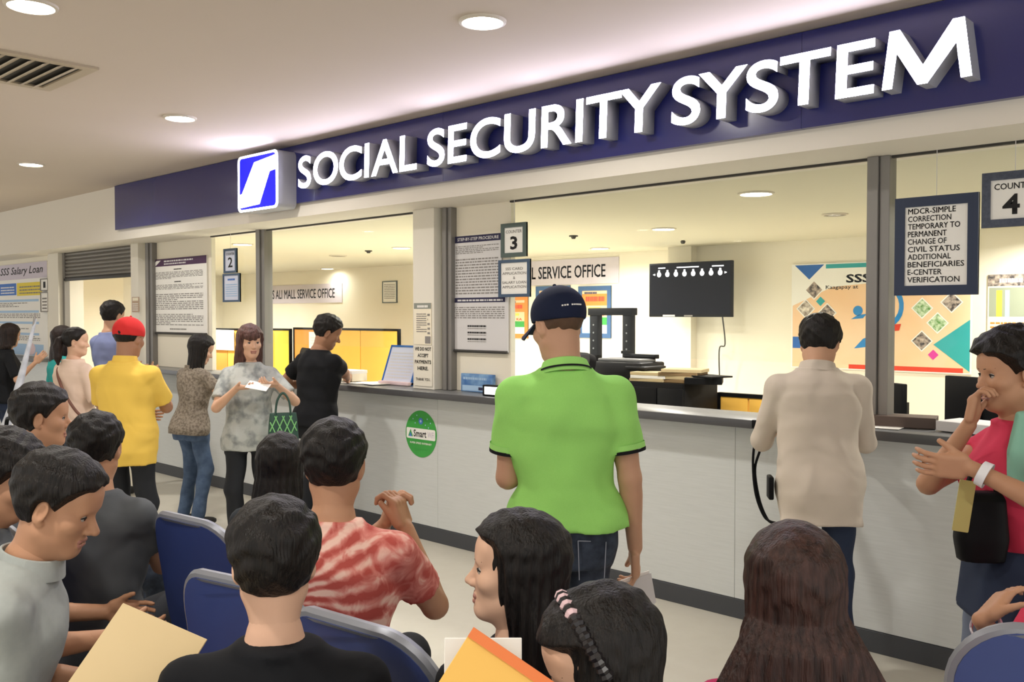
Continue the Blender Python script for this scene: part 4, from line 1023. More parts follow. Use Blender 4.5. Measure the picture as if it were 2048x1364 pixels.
def band(name, parent, c, up, lat, rx, ry, r2x, r2y, hgt, th, m, n=36, a0=0, a1=360, z2=0):
    """thin ring (collar, cuff, belt, band): ellipse rx,ry at the bottom, r2x,r2y at height hgt"""
    c = np.array(c, float); up = unit(up); lat = unit(np.array(lat, float) - up * (np.array(lat, float) @ up)); fr = np.cross(up, lat)
    def f(u, v):
        a = R_(a0 + (a1 - a0) * u); k = int(round(v * 6)) % 7
        q = [(0, 0), (0, .5), (0, 1), (th * .5, 1.06), (th, 1), (th, .5), (th, 0)][k]
        s = q[1]; x = (rx + (r2x - rx) * s + q[0]) * math.cos(a); y = (ry + (r2y - ry) * s + q[0]) * math.sin(a)
        return Vector((c + lat * x + fr * y + up * (hgt * s + z2 * math.sin(a))).tolist())
    return MB().grid(f, n, 6, m).build(name, parent)
TORSO = {'m': [(-.17, .150, .105, -.005), (-.08, .168, .118, -.008), (.0, .165, .115, -.004), (.10, .150, .105, .004), (.20, .155, .108, .006), (.30, .172, .118, .002), (.36, .175, .116, -.004), (.41, .155, .100, -.012), (.45, .112, .080, -.016), (.48, .078, .064, -.018), (.505, .062, .056, -.018)],
         'f': [(-.17, .158, .110, -.010), (-.08, .172, .122, -.014), (.0, .155, .108, -.006), (.10, .132, .095, .002), (.20, .138, .100, .006), (.29, .152, .122, .014), (.34, .154, .112, .004), (.39, .138, .092, -.008), (.43, .098, .070, -.012), (.46, .068, .056, -.014), (.49, .054, .050, -.014)]}
def person(label, x, y, psi, H=1.65, sex='m', skin='tan', seat=None, lean=0, side=0, twist=0, head=(0, 0, 0), rh=None, lh=None, rpole=None, lpole=None, rhand=None, lhand=None,
           shirt=None, sleeve=.55, hem=-.10, fat=0, shoff=0, pants=None, hair=('short', M_HB), hairkw={}, face=False, hv=.004, bv=.010, feet=None, legs=True, shoulder=0, neckl=1.0, fseed=0, foldamp=.005, loose=.012, knees=None, skirt=False, headoff=(0, 0, 0), hp=None, pv=.010, flare=.014, box=0):
    s = H / 1.70; t = thing('person', label, 'person', (x, y, 0), R_(psi))
    up0 = np.array([0, 0, 1.])
    P0 = np.array([0, 0, .93 * s if seat is None else seat + .085])
    Rt = rotz(twist) @ rotx(-lean) @ roty(side)
    w3 = lambda v: P0 + Rt @ (np.array(v, float) * s)
    N = w3((0, -.012, .50 if sex == 'm' else .485))
    Rh = rotz(head[0]) @ rotx(-head[1]) @ roty(head[2])
    hs = (1.0 if sex == 'm' else .95) * (.5 + .5 * s)
    ndir = unit(Rt[:, 2] * .55 + Rh[:, 2] * .45 + np.array([0, 0, .3]))
    B = N + ndir * .075 * s * neckl + np.array(headoff, float)
    C = B + Rh @ (np.array([0, .020, .070]) * hs)
    sw = (.172 if sex == 'm' else .152) + shoulder; fa = 1.0 if sex == 'm' else .86
    l1, l2 = .285 * s, .25 * s
    if hp is not None:      # stand so that the head's middle is seen at pixel column hp[0], hp[1] metres along the view axis
        g = atd(hp[0], hp[1]); r_ = rotz(psi) @ C
        x, y = g.x - r_[0], g.y - r_[1]; t.location = (x, y, 0)
    if isinstance(rh, Vector): rh = local(x, y, psi, rh)
    if isinstance(lh, Vector): lh = local(x, y, psi, lh)
    M_sk = M_SK[skin]
    body = [loft(P0, Rt, [(a * s, b * s + fat * .8 * max(0, 1 - abs(a - .05) / .3), c_ * s + fat * max(0, 1 - abs(a - .05) / .3), d * s) for a, b, c_, d in TORSO[sex]], 
                 .03, infl=-.011)]
    nr = .054 if sex == 'm' else .044
    body.append(capsule(N - ndir * .04, B + (C - B) * .35, nr * 1.1, nr * .96, .035))
    arms = {}
    for sd, hd, pole, hk in ((1, rh, rpole, rhand), (-1, lh, lpole, lhand)):
        S = w3((sd * sw, -.012, (.405 if sex == 'm' else .392)))
        if hd is None: hd = S + np.array([sd * .05, .05, -.52 * s])
        E, Wr = ik(S, hd, l1, l2, pole if pole is not None else (sd * .35, -1, -.3))
        arms[sd] = (S, E, Wr)
        body += [capsule(N - Rt[:, 2] * .05, S - Rt[:, 2] * .006, .040 * s, .044 * s * fa, .03), capsule(S, E, .050 * s * fa, .038 * s * fa, .02, prof=([0, .4, 1], [0, .003, 0])), capsule(E, Wr, .039 * s * fa, .0255 * s * fa, .015, prof=([0, .25, .7, 1], [0, .004, 0, 0]))]
    # legs
    hips = {}
    for sd in (1, -1):
        Hp = P0 + np.array([sd * .088 * s, 0, -.03 * s])
        if seat is None:
            F = np.array([sd * .10 * s, -.01, .075 * s]) if feet is None else np.array(feet[0 if sd > 0 else 1], float)
            Kn, F = ik(Hp, F, .42 * s, .42 * s, (sd * .1, 1, 0))
        else:
            kx = knees[0 if sd > 0 else 1] if knees else (sd * .14, .43 * s)
            Kn = np.array([kx[0], kx[1], seat + .055]); F = np.array([kx[0], kx[1] + .03, .075])
        hips[sd] = (Hp, Kn, F)
        body += [capsule(Hp * np.array([.9, 1, 1]), Kn, .066 * s, .047 * s, .03), capsule(Kn, F, .045 * s, .032 * s, .02, prof=([0, .3, .7, 1], [0, .005, 0, 0]))]
    bv = max(bv, .0095)
    if seat is not None and bv > .0099: bv = .012
    lo, hi = bounds(body, .03)
    D, lo = evaluate(body, lo, hi, bv); parts = [nets(D, lo, bv)]
    hp, w = head_prims(C, Rh, hs, sex)
    hpr = hp + [body[1]]
    lo = C - .135 * hs - .03; hi = C + .16; lo[2] -= .03
    D, lo = evaluate(hpr, lo, hi, hv); parts.append(nets(D, lo, hv))
    held = {}
    for sd, hk in ((1, rhand), (-1, lhand)):
        S, E, Wr = arms[sd]; hk = dict(hk or {})
        d = unit(hk.pop('d', Wr - E)); n = hk.pop('n', (-sd, .25, 0))
        hd = hand_prims(Wr + d * .004, d, n, sd, s * (1.0 if sex == 'm' else .93), **hk)
        fp = [capsule(E * .35 + Wr * .65, Wr, (.030 if sex == 'm' else .026) * s, .0255 * s * fa, .015)] + hd
        hvx = .0042 if bv < .0115 and seat is None or rhand else .007; lo, hi = bounds(fp, .012); D, lo = evaluate(fp, lo, hi, hvx); parts.append(nets(D, lo, hvx)); held[sd] = (Wr, d)
    obj('body', np_mesh('body', parts, [M_sk]), t)
    if face: face_details(t, w, Rh, hs, M_HB, True)
    # shirt
    if shirt:
        fo = folds(foldamp, fseed)
        tab = [(a * s, b * s + shoff + fat * .8 * max(0, 1 - abs(a - .05) / .3) + (flare * min(1, max(0, (.1 - a) / .15))), c_ * s + shoff + fat * max(0, 1 - abs(a - .05) / .3) + (flare * .9 * min(1, max(0, (.1 - a) / .15))), d * s) for a, b, c_, d in TORSO[sex]]
        if box: tab = [(a, max(b, box) if a < .32 else b, max(c_, box * .66) if a < .32 else c_, d) for a, b, c_, d in tab]
        T = np.array(tab)
        z0 = hem * s; row0 = [z0] + [float(np.interp(z0, T[:, 0], T[:, i])) for i in (1, 2, 3)]
        tab = [row0] + [r for r in tab if r[0] > z0 + .01]
        tab[-1] = (tab[-1][0] - .012 * s, tab[-1][1] + .012, tab[-1][2] + .012, tab[-1][3])
        sp = [loft(P0, Rt, tab, .03, infl=loose, fold=fo)]
        for sd in (1, -1):
            S, E, Wr = arms[sd]
            sp.append(capsule(N - Rt[:, 2] * .045, S, .046 * s, .055 * s * fa, .035))
            if sleeve <= 1: sp.append(flat_end(S, S + (E - S) * sleeve, .060 * s * fa, .057 * s * fa + loose * .6, .025))
            else:
                sp.append(capsule(S, E, .058 * s * fa, .050 * s * fa, .025)); sp.append(flat_end(E, E + (Wr - E) * (sleeve - 1), .050 * s * fa, .044 * s * fa, .015))
        def post(Pp, Dd):
            wr_ = np.sin(34 * Pp[..., 2] + 20 * Pp[..., 0] + 3 * np.sin(14 * Pp[..., 1])) * np.sin(17 * Pp[..., 0] - 21 * Pp[..., 2])
            return (Dd + foldamp * .5 * wr_).astype(f32)
        sdf_obj('shirt', sp, max(bv, .009), [shirt], t, post)
    if pants:
        TT = np.array(TORSO[sex]); tab = [(z * s,) + tuple(float(np.interp(z, TT[:, 0], TT[:, c])) * s + (fat * k_ if c < 3 else 0) for c in (1, 2, 3)) for z, k_ in ((-.17, .2), (-.1, .3), (-.04, .5), (.0, .6), (.04, .7))]
        pp = [loft(P0, rotz(twist) if seat is None else np.eye(3), tab, .03, infl=.006)]
        for sd in (1, -1):
            Hp, Kn, F = hips[sd]
            Hq = Hp * np.array([.9, 1, 1]); pp += [capsule(Hq, Kn, .080 * s, .064 * s, .03), capsule(Kn, F + np.array([0, 0, .02]), .062 * s, .055 * s, .025)]
        fo2 = folds(.005, fseed + 7, 30)
        sdf_obj('trousers', pp, max(bv, .012), [pants], t, lambda Pp, Dd: (Dd + fo2(Pp) * .8).astype(f32))
    for sd in (1, -1):
        Hp, Kn, F = hips[sd]
        b = F + np.array([sd * .01, .045, -.045 * s])
        sdf_obj('shoe', [ellipsoid(b, np.array((.046, .125, .045)) * s, rotz(-sd * 6)), ellipsoid(F + np.array([0, -.01, -.02]), (.045 * s, .055 * s, .05 * s), None, .03)], .012, [M_shoe], t,
                lambda Pp, Dd: np.maximum(Dd, .004 - Pp[..., 2]).astype(f32))
    if hair: hair_obj(t, hair[0], hair[1], w, C, Rh, hs, sex, hv, **hairkw)
    info = dict(x=x, y=y, t=t, w=w, C=C, Rh=Rh, hs=hs, N=N, Rt=Rt, P0=P0, arms=arms, s=s, ndir=ndir, held=held, fa=fa, hips=hips, nr=nr)
    # projected landmarks for checking
    Mw = Matrix.Translation((x, y, 0)) @ Matrix.Rotation(R_(psi), 4, 'Z')
    info['M'] = Mw
    if DEBUG:
        pr = lambda v: tuple(round(q) for q in proj(Mw @ Vector([float(z) for z in v])))
        print('DBG', label[:40], 'top', pr(w(0, -.01, .13)), 'chin', pr(w(0, .06, -.11)), 'nose', pr(w(0, .11, -.03)), 'shR', pr(arms[1][0]), 'shL', pr(arms[-1][0]), 'elR', pr(arms[1][1]), 'elL', pr(arms[-1][1]), 'wrR', pr(arms[1][2]), 'wrL', pr(arms[-1][2]), 'hip', pr(P0))
    return info
DEBUG = False
def rect_path(info): pass
def wl(info, p):     # world point -> the person's own coordinates
    return np.array(info['M'].inverted() @ Vector(p))
def local(x, y, psi, p):
    return np.array((Matrix.Translation((x, y, 0)) @ Matrix.Rotation(R_(psi), 4, 'Z')).inverted() @ Vector(p))
def cap_on(i, m, brim=True, name='cap'):
    w, R, hs, t = i['w'], i['Rh'], i['hs'], i['t']
    pr = [ellipsoid(w(0, -.012, .040), np.array((.089, .108, .094)) * hs, R)]
    def post(P, D):
        q = (P - A(i['C'])) @ A(R) / hs
        return np.maximum(D, .014 + .12 * q[..., 1] - q[..., 2]).astype(f32)
    c = sdf_obj(name, pr, .0045, [m], t, post)
    if brim:
        def f(u, v):
            a = R_(-68 + 136 * u); r0 = np.array((.084 * math.sin(a), -.012 + .100 * math.cos(a), .030)); e = np.array((.080 * math.sin(a) * 1.0, .06 + .115 * math.cos(a) ** .8, .012 - .012 * math.sin(a) ** 2 * 2))
            p_ = r0 + (e - r0) * v; p_[2] -= .02 * (p_[0] / .08) ** 2; return Vector(w(*p_).tolist())
        MB().grid(f, 16, 6, m, .005).build('cap_brim', t)
    MB().sph(w(0, -.012, .136), .007, m, n=10).build('cap_button', t)
    return c
# ------------------------------------------------------------------ cloth with patterns
def nodes_of(m): return m.node_tree, m.node_tree.nodes['Principled BSDF']
def tie_dye():
    m = mat('salmon_tie_dye', '#c4635a', .85, .2); nt, b = nodes_of(m); N = nt.nodes.new; Lk = nt.links.new
    tc = N('ShaderNodeTexCoord'); mp = N('ShaderNodeMapping'); mp.inputs['Location'].default_value = (.15, 0, -.83); Lk(tc.outputs['Object'], mp.inputs[0])
    sp = N('ShaderNodeSeparateXYZ'); Lk(mp.outputs[0], sp.inputs[0])
    an = N('ShaderNodeMath'); an.operation = 'ARCTAN2'; Lk(sp.outputs[2], an.inputs[0]); Lk(sp.outputs[0], an.inputs[1])
    nz = N('ShaderNodeTexNoise'); nz.inputs['Scale'].default_value = 14; nz.inputs['Detail'].default_value = 5; Lk(tc.outputs['Object'], nz.inputs[0])
    ml = N('ShaderNodeMath'); ml.operation = 'MULTIPLY_ADD'; ml.inputs[1].default_value = 34; Lk(an.outputs[0], ml.inputs[0])
    n6 = N('ShaderNodeMath'); n6.operation = 'MULTIPLY'; n6.inputs[1].default_value = 5; Lk(nz.outputs[0], n6.inputs[0]); Lk(n6.outputs[0], ml.inputs[2])
    sn = N('ShaderNodeMath'); sn.operation = 'SINE'; Lk(ml.outputs[0], sn.inputs[0])
    ln = N('ShaderNodeVectorMath'); ln.operation = 'LENGTH'; Lk(mp.outputs[0], ln.inputs[0])
    fade = N('ShaderNodeMapRange'); fade.inputs[1].default_value = .20; fade.inputs[2].default_value = .40; fade.inputs[3].default_value = .6; fade.inputs[4].default_value = .12; Lk(ln.outputs['Value'], fade.inputs[0])
    a1 = N('ShaderNodeMath'); a1.operation = 'MULTIPLY'; Lk(sn.outputs[0], a1.inputs[0]); Lk(fade.outputs[0], a1.inputs[1])
    n2 = N('ShaderNodeTexNoise'); n2.inputs['Scale'].default_value = 15; n2.inputs['Detail'].default_value = 6; n2.inputs['Distortion'].default_value = 1.2; Lk(tc.outputs['Object'], n2.inputs[0])
    r2 = N('ShaderNodeMapRange'); r2.inputs[1].default_value = .35; r2.inputs[2].default_value = .68; Lk(n2.outputs[0], r2.inputs[0])
    ad = N('ShaderNodeMath'); ad.operation = 'ADD'; ad.use_clamp = True; Lk(a1.outputs[0], ad.inputs[0]); Lk(r2.outputs[0], ad.inputs[1])
    cr = N('ShaderNodeValToRGB'); cr.color_ramp.elements[0].color = lin('#b3524a'); cr.color_ramp.elements[1].color = lin('#edc6b6'); e = cr.color_ramp.elements.new(.5); e.color = lin('#d5857a')
    Lk(ad.outputs[0], cr.inputs[0]); Lk(cr.outputs[0], b.inputs['Base Color']); return m
M_td = tie_dye()
C_ = lambda n, c, **k: mat(n, c, k.pop('rough', .85), .2, bump=.75, bscale=6, **k)
M_lime = C_('lime_green_polo', '#97d76c', var=.25, vscale=220, col2='#a3de7c'); M_limec = C_('lime_collar', '#9ddb75'); M_blackc = C_('black_cotton', '#17181b'); M_yelp = C_('yellow_polo', '#e6c158', var=.2, vscale=8, col2='#dcb64c'); M_redc = C_('red_cap', '#c9302f')
M_pinkt = C_('cream_pink_blouse', '#dcc4b2', var=.2, vscale=10, col2='#d2b7a3'); M_tealc = C_('teal_blouse', '#2c8f8c'); M_bluec = C_('blue_grey_shirt', '#7d86ad'); M_leo = C_('mottled_brown_blouse', '#8d8375', var=.75, vscale=60, col2='#5c5248', lo=.42, hi=.62)
M_gtee = C_('grey_mottled_tee', '#b4b8b5', var=.9, vscale=15, col2='#7f8586', lo=.46, hi=.66); M_beige = C_('beige_shirt', '#c8bcae', var=.3, vscale=7, col2='#bfb2a2'); M_pink2 = C_('coral_pink_top', '#cf3d58', var=.2, vscale=12, col2='#b9324c'); M_navyc = C_('navy_cap', '#1a2138')
M_greys = C_('pale_grey_shirt', '#a5aaa6', var=.3, vscale=60, col2='#959b98'); M_greyd = C_('dark_grey_shirt', '#55585b'); M_mag2 = C_('magenta_blouse', '#b32b5c'); M_whitec = C_('white_collar', '#e6e2dc'); M_nvt = C_('navy_trousers', '#2a3347'); M_legg = C_('grey_blue_leggings', '#6b7486'); M_dteal = C_('dark_slate_top', '#33383d'); M_mint = C_('mint_bag_cloth', '#86b8a4')
M_BUZZ = mat('buzz_cut_hair', '#5d4636', .7, .3, var=.5, vscale=50, col2='#4a372b')
M_strap = mat('brown_strap', '#6b4232', .6)

# ------------------------------------------------------------------ waiting chairs
M_cblue = mat('blue_chair_shell', '#33437c', .42, .5, var=.2, vscale=4, col2='#2c3a6c'); M_ctrim = mat('grey_chair_trim', '#8c8f97', .4, .5, metal=.3)
def chair_parts(t):
    MB().box((-.22, -.2, .385), (.22, .22, .43), M_cblue, bev=.02, seg=3).build('seat', t)
    Mx = Matrix.Translation((0, -.215, .47)) @ Matrix.Rotation(R_(10), 4, 'X')
    pts = [(q[0] * (1 - .12 * max(0, q[1] / .25)), q[1] + .245) for q in rrect(.47, .47, .13, 8)]
    b = bmesh.new()
    mb = MB(); mb.prism(pts, -.018, .018, M_cblue); e = mb.build('backrest', t)
    for v in e.data.vertices: v.co.y -= .05 * (1 - (v.co.x / .235) ** 2) - .03
    e.matrix_local = Mx
    tr = MB().tube([(q[0], -.05 * (1 - (q[0] / .235) ** 2) + .03, q[1]) for q in pts], .0165, M_ctrim, 8, cyc=True).build('edge_trim', e)
    for sx in (-1, 1):
        MB().tube(smooth_path([(sx * .2, -.2, .52), (sx * .205, -.19, .42), (sx * .205, -.235, .0)], 5), .013, M_ctrim, 8).build('leg', t)
        MB().tube(smooth_path([(sx * .19, .16, .39), (sx * .205, .21, .34), (sx * .205, .225, .0)], 5), .013, M_ctrim, 8).build('leg', t)
        MB().tube([(sx * .2, -.19, .38), (sx * .195, .18, .38)], .012, M_ctrim, 8).build('seat_rail', t)
chair0 = None
def chair(label, x, y, psi=0):
    global chair0
    if chair0 is None:
        chair0 = thing('waiting_chair', label, 'chair', (x, y, 0), R_(psi), 'blue waiting chairs'); chair_parts(chair0); return chair0
    return dup(chair0, (x, y, 0), R_(psi), label)

# ------------------------------------------------------------------ people along the counter, left to right
def seat_at(p, psi, back=.0):  return p
G = 1850.0
# woman in black at the far left
p = atd(14, 10.3); ps = -8
i = person('person in black top at the far left reaching over the short counter', 0, 0, ps, 1.54, 'f', 'mid', head=(20, 10, 0), hp=(20, 9.1), shirt=M_blackc, sleeve=.9, pants=M_nvt, hair=('bob', M_HD), lean=6, rh=(.33, .22, 1.15), rpole=(.3, -.2, -1), bv=.012, hv=.007)
# woman in teal, mostly hidden
p = atd(143, 8.4)
i = person('person in teal blouse mostly hidden behind the ponytail woman', 0, 0, 0, 1.52, 'f', 'mid', hp=(126, 8.3), shirt=M_tealc, sleeve=.9, pants=M_bpant, hair=('long', M_HD), bv=.013, hv=.008, head=(10, 10, 0))
# ponytail woman in cream blouse
p = atd(152, 7.2); ps = 18
i = person('person with black ponytail in cream pink blouse with brown bag strap', 0, 0, ps, 1.525, 'f', 'light', head=(-52, 4, 0), hp=(152, 7.2), shirt=M_pinkt, sleeve=1.0, loose=.026, pants=M_denim, hair=('tight', M_HB), rh=(.16, .22, .98), lh=(-.16, .28, 1.0), hem=-.14, bv=.011, hv=.006, fseed=3)
t, w = i['t'], i['w']; pr = []
q = [w(0, -.10, .03), w(.0, -.135, .0), w(.012, -.145, -.06), w(.03, -.135, -.14), w(.04, -.125, -.20)]
for k in range(4): pr.append(capsule(q[k], q[k + 1], (.020, .030, .034, .028)[k], (.030, .034, .028, .010)[k], .015))
sdf_obj('ponytail', pr, .006, [M_HD], t)
P0, s = i['P0'], i['s']
MB().tube(smooth_path([(-.10, .02, 1.29 * s + .04), (-.085, -.075, 1.335 * s), (-.02, -.128, 1.25 * s), (.08, -.142, 1.10 * s), (.185, -.115, .95 * s), (.215, -.02, .90 * s)], 6), .011, M_strap, 8).build('bag_strap', t)
# man in blue grey shirt
p = atd(226, 8.3)
i = person('person with cropped hair in blue grey shirt behind the yellow polo', 0, 0, 12, 1.735, 'm', 'mid', head=(8, 12, 0), hp=(226, 8.3), shirt=M_bluec, sleeve=.6, pants=M_denim, hair=('short', M_HB), bv=.012, hv=.006, rh=(.14, .3, 1.1), lh=(-.14, .3, 1.1))
# man in yellow polo and red cap
p = atd(280, 5.6); ps = 34
i = person('person in yellow polo shirt and red cap seen from behind', 0, 0, ps, 1.585, 'm', 'brown', head=(-8, 12, 0), hp=(258, 5.6), shirt=M_yelp, sleeve=.78, fat=.012, shoulder=.006, loose=.015, hem=-.17, pants=M_bpant, hair=('crew', M_HB), rh=(.06, .36, 1.06), lh=(-.12, .32, .98), rpole=(.7, -.6, -1), lpole=(-1, -.6, -.6), bv=.010, hv=.005, fseed=5)
cap_on(i, M_redc, brim=False)
band('collar', i['t'], i['N'] - i['ndir'] * .015, i['ndir'], (1, 0, 0), .072, .066, .062, .058, .04, .006, M_yelp)
# woman in mottled blouse
p = atd(398, 7.1); ps = 8
i = person('person with long dark hair in mottled brown blouse and blue jeans', 0, 0, ps, 1.475, 'f', 'light', head=(-35, 22, 0), lean=6, hp=(402, 7.1), shirt=M_leo, sleeve=.5, pants=M_denim2, hair=('long', M_HB), hairkw=dict(drop=.34), rh=(.13, .30, .98), rpole=(1, -.3, -.8), lh=(-.12, .3, 1.0), bv=.011, hv=.006, hem=-.13, face=True)
# woman in grey mottled tee, facing the viewer
p = atd(497, 6.2); ps = 232
i = person('person with brown fringe in grey mottled tee facing the viewer', 0, 0, ps, 1.555, 'f', 'light', head=(24, 4, 0), hp=(500, 6.2), shirt=M_gtee, sleeve=.75, loose=.016, fat=.010, hem=-.16, pants=M_bpant, hair=('bob', M_HBR), hairkw=dict(drop=.25, bangs=True), face=True,
           rh=atd(474, 5.98, 776), rpole=(.8, -.4, -.9), lh=atd(553, 6.02, 770), lpole=(-.8, -.4, -.9), rhand=dict(d=(-.7, .5, .08), n=(0, -.2, 1), curl=18), lhand=dict(d=(.6, .7, .1), n=(.3, -.2, 1), curl=35), bv=.009, hv=.0045, fseed=8)
q = atd(516, 5.9, 772)
o = MB().box((-.07, -.045, 0), (.07, .045, .002), M_paper).build('queue_slip', None, q, (R_(25), R_(10), R_(40))); tag(o, 'white paper slip held by the woman in grey mottled tee', 'paper')
# her green bag
q = atd(566, 6.0, 795)
t = thing('shopping_bag', 'dark green bag with light green lattice hanging from the grey tee woman arm', 'bag', (q.x, q.y, q.z - .235), R_(60)); t.scale = (.62, .7, .85)
M_bag = mat('dark_green_bag', '#25473c', .6); M_lat = mat('light_green_lattice', '#7fc07a', .6)
sdf_obj('bag_body', [loft((0, 0, 0), np.eye(3), [(-.15, .15, .05, 0), (-.05, .16, .06, 0), (.1, .145, .045, 0), (.16, .135, .025, 0)], n=3)], .008, [M_bag], t)
lt = MB()
for k in range(-4, 5):
    for sg in (-1, 1):
        seg = []
        for j in range(13):
            z = -.14 + .28 * j / 12; x = k * .075 + sg * (z * .62)
            if abs(x) < .145: seg.append((x, z))
        if len(seg) > 1:
            for sy in (-1, 1): lt.tube([(x, sy * (.056 * (1 - .25 * max(0, z) / .16) * (1 - (abs(x) / .19) ** 3) + .004), z) for x, z in seg], .006, M_lat, 5)
o = lt.build('lattice_print', t)
for sy in (-1, 1): MB().tube(smooth_path([(-.08, sy * .03, .13), (-.06, sy * .02, .25), (0, 0, .31), (.06, sy * .02, .25), (.08, sy * .03, .13)], 6), .010, M_bag, 6).build('handle', t)
# man in black tee
p = atd(632, 6.7); ps = 8
i = person('person in black tee and dark trousers writing at the counter', 0, 0, ps, 1.615, 'm', 'brown', head=(-36, 24, 4), lean=7, hp=(655, 6.75), shirt=M_blackc, sleeve=.56, loose=.016, pants=M_bpant, hair=('short', M_HB), rh=at(700, 760, 4.36), rpole=(1.2, -.2, -.6), lh=(-.22, .2, 1.08), lpole=(-1, -.7, -.4), bv=.009, hv=.0045, rhand=dict(curl=40), fseed=11)

# ------------------------------------------------------------------ man in green polo
p = atd(1128, 3.1); ps = 46; x0, y0 = p.x, p.y
i = person('person in lime green polo and navy cap standing at the middle', 0, 0, ps, 1.70, 'm', 'mid', head=(30, 14, 0), hp=(1116, 3.14), shirt=M_lime, sleeve=.66, fat=.006, flare=.026, shoulder=.0, loose=.014, hem=-.035, pants=M_denim, hair=('crew', M_BUZZ), hairkw=dict(th=.005), rh=(.245, .02, .80), rpole=(.3, -1, 0), lh=(-.13, .26, 1.03), lpole=(-.35, -1, -.8), rhand=dict(d=(.05, .12, -1), n=(-1, .2, 0), curl=55, tcurl=40), bv=.007, hv=.0035, fseed=2, foldamp=.006)
t = i['t']; cap_on(i, M_navyc)
w, hs = i['w'], i['hs']
# embroidered line on the back of the cap, right side
pm = MB()
for k in range(9):
    if k in (5,): continue
    a = R_(168 + 5.2 * k); pm.tube([w(.090 * math.sin(a), -.012 + .109 * math.cos(a), .043), w(.090 * math.sin(a + R_(3.6)), -.012 + .109 * math.cos(a + R_(3.6)), .043)], .0028, M_paper, 5)
o = pm.build('cap_lettering', t); o['kind'] = 'stuff'
Nb, nd = i['N'], i['ndir']
nd2 = unit(nd + np.array([0, .25, 0]))
band('collar', t, Nb - nd * .030, nd2, (1, 0, 0), .086, .078, .069, .066, .046, .007, M_limec)
band('collar_stripe', t, Nb - nd * .018, nd2, (1, 0, 0), .0845, .077, .0815, .0745, .007, .0075, M_blackc)
for sd in (1, -1):
    S, E, Wr = i['arms'][sd]; e = S + (E - S) * .66; u = unit(E - S)
    r = .057 * i["s"] + .014 * .6
    band('sleeve_trim', t, e - u * .002, u, (0, 1, 0), r + .001, r + .001, r, r, .010, .004, M_blackc)
    band('sleeve_edge', t, e - u * .022, u, (0, 1, 0), r + .001, r + .001, r + .001, r + .001, .018, .003, M_limec)
# jeans pocket
P0 = i['P0']; s = i['s']
for sx in (1,):
    f = MB()
    for a, b in (((.03, -.02), (.125, -.03)), ((.03, -.02), (.035, -.15)), ((.125, -.03), (.12, -.15))):
        f.tube([(a[0], P0[1] - .142 + abs(a[0]) * .25, P0[2] + a[1] - .04), ((a[0] + b[0]) / 2, P0[1] - .14 + abs((a[0] + b[0]) / 2) * .25, P0[2] + (a[1] + b[1]) / 2 - .04), (b[0], P0[1] - .136 + abs(b[0]) * .25, P0[2] + b[1] - .04)], .002, mat('jeans_stitch', '#8a8f9a', .8), 4)
    f.build('pocket_stitching', t)
Wr, d = i['held'][1]; Wl = i['M'] @ Vector((Wr + d * .13).tolist())
o = MB().box((-.055, -.0015, -.10), (.055, .0015, .03), M_paper).box((-.05, -.004, -.095), (.06, -.0025, .02), M_silver).build('folded_paper', None, Wl, (R_(8), R_(-14), R_(60))); tag(o, 'folded white papers in the right hand of the man in green polo', 'paper')

# ------------------------------------------------------------------ man in beige shirt at the counter
p = atd(1625, 4.25); ps = 36
i = person('person in beige shirt leaning on the counter beside the mullion', 0, 0, ps, 1.64, 'm', 'mid', head=(-20, 32, 0), lean=10, hp=(1640, 4.15), shirt=M_beige, sleeve=1.12, loose=.014, box=.158, flare=.012, neckl=.75, shoulder=.004, hem=-.215, pants=M_nvt, hair=('short', M_HB), rh=(.12, .36, 1.10), rpole=(.6, -.6, -1), lh=(-.12, .36, 1.10), lpole=(-.6, -.6, -1), bv=.008, hv=.004, fseed=21, foldamp=.005)
band('collar', i['t'], i['N'] - i['ndir'] * .028, i['ndir'], (1, 0, 0), .082, .076, .068, .064, .045, .006, M_beige)
MB().box((-.222, -.05, .80), (-.20, .03, .90), M_black, bev=.006).build('belt_pouch', i['t'])

# ------------------------------------------------------------------ woman in coral pink top, right edge
p = atd(2012, 2.64); ps = 128; x0, y0 = p.x, p.y
hx = lambda px, py, d: atd(px, d, py)
i = person('person in coral pink top covering her mouth with one hand', 0, 0, ps, 1.57, 'f', 'tan', head=(8, 6, 0), hp=(2022, 2.64), shirt=M_pink2, sleeve=.35, pants=M_legg, hair=('full', M_HB), face=True, rh=hx(1938, 850, 2.62), rpole=(.6, .6, -1.2), rhand=dict(d=(-.1, -.15, 1), n=(-.5, -.8, .1), curl=62), lh=hx(1942, 936, 2.42), lpole=(-.7, -.8, -.5), lhand=dict(d=(.15, 1, .06), n=(.9, 0, .2), curl=30), bv=.008, hv=.0035, hem=-.06)
t, w, R, hs = i['t'], i['w'], i['Rh'], i['hs']
sdf_obj('hair_bun', [ellipsoid(w(0, -.115, .02), np.array((.05, .045, .05)) * hs, R)], .006, [M_HB], t)
S, E, Wr = i['arms'][-1]; u = unit(Wr - E)
band('wrist_watch', t, Wr - u * .045, u, (0, 0, 1), .030, .030, .028, .028, .022, .005, mat('white_watch', '#e3e3e6', .3))
sdf_obj('shorts', [loft(i['P0'], np.eye(3), [(-.12, .195, .145, -.01), (-.08, .19, .14, -.01), (.04, .165, .12, 0), (.09, .15, .11, 0)], .03)], .01, [M_nvt], t)
q = atd(1962, 2.55, 1055)
t = thing('hand_bag', 'black hand bag hanging in front of the woman in pink', 'bag', q, R_(128))
sdf_obj('bag_body', [loft((0, 0, 0), np.eye(3), [(-.09, .04, .06, 0), (-.03, .045, .07, 0), (.08, .04, .06, 0), (.1, .02, .05, 0)], n=3)], .007, [M_black], t)
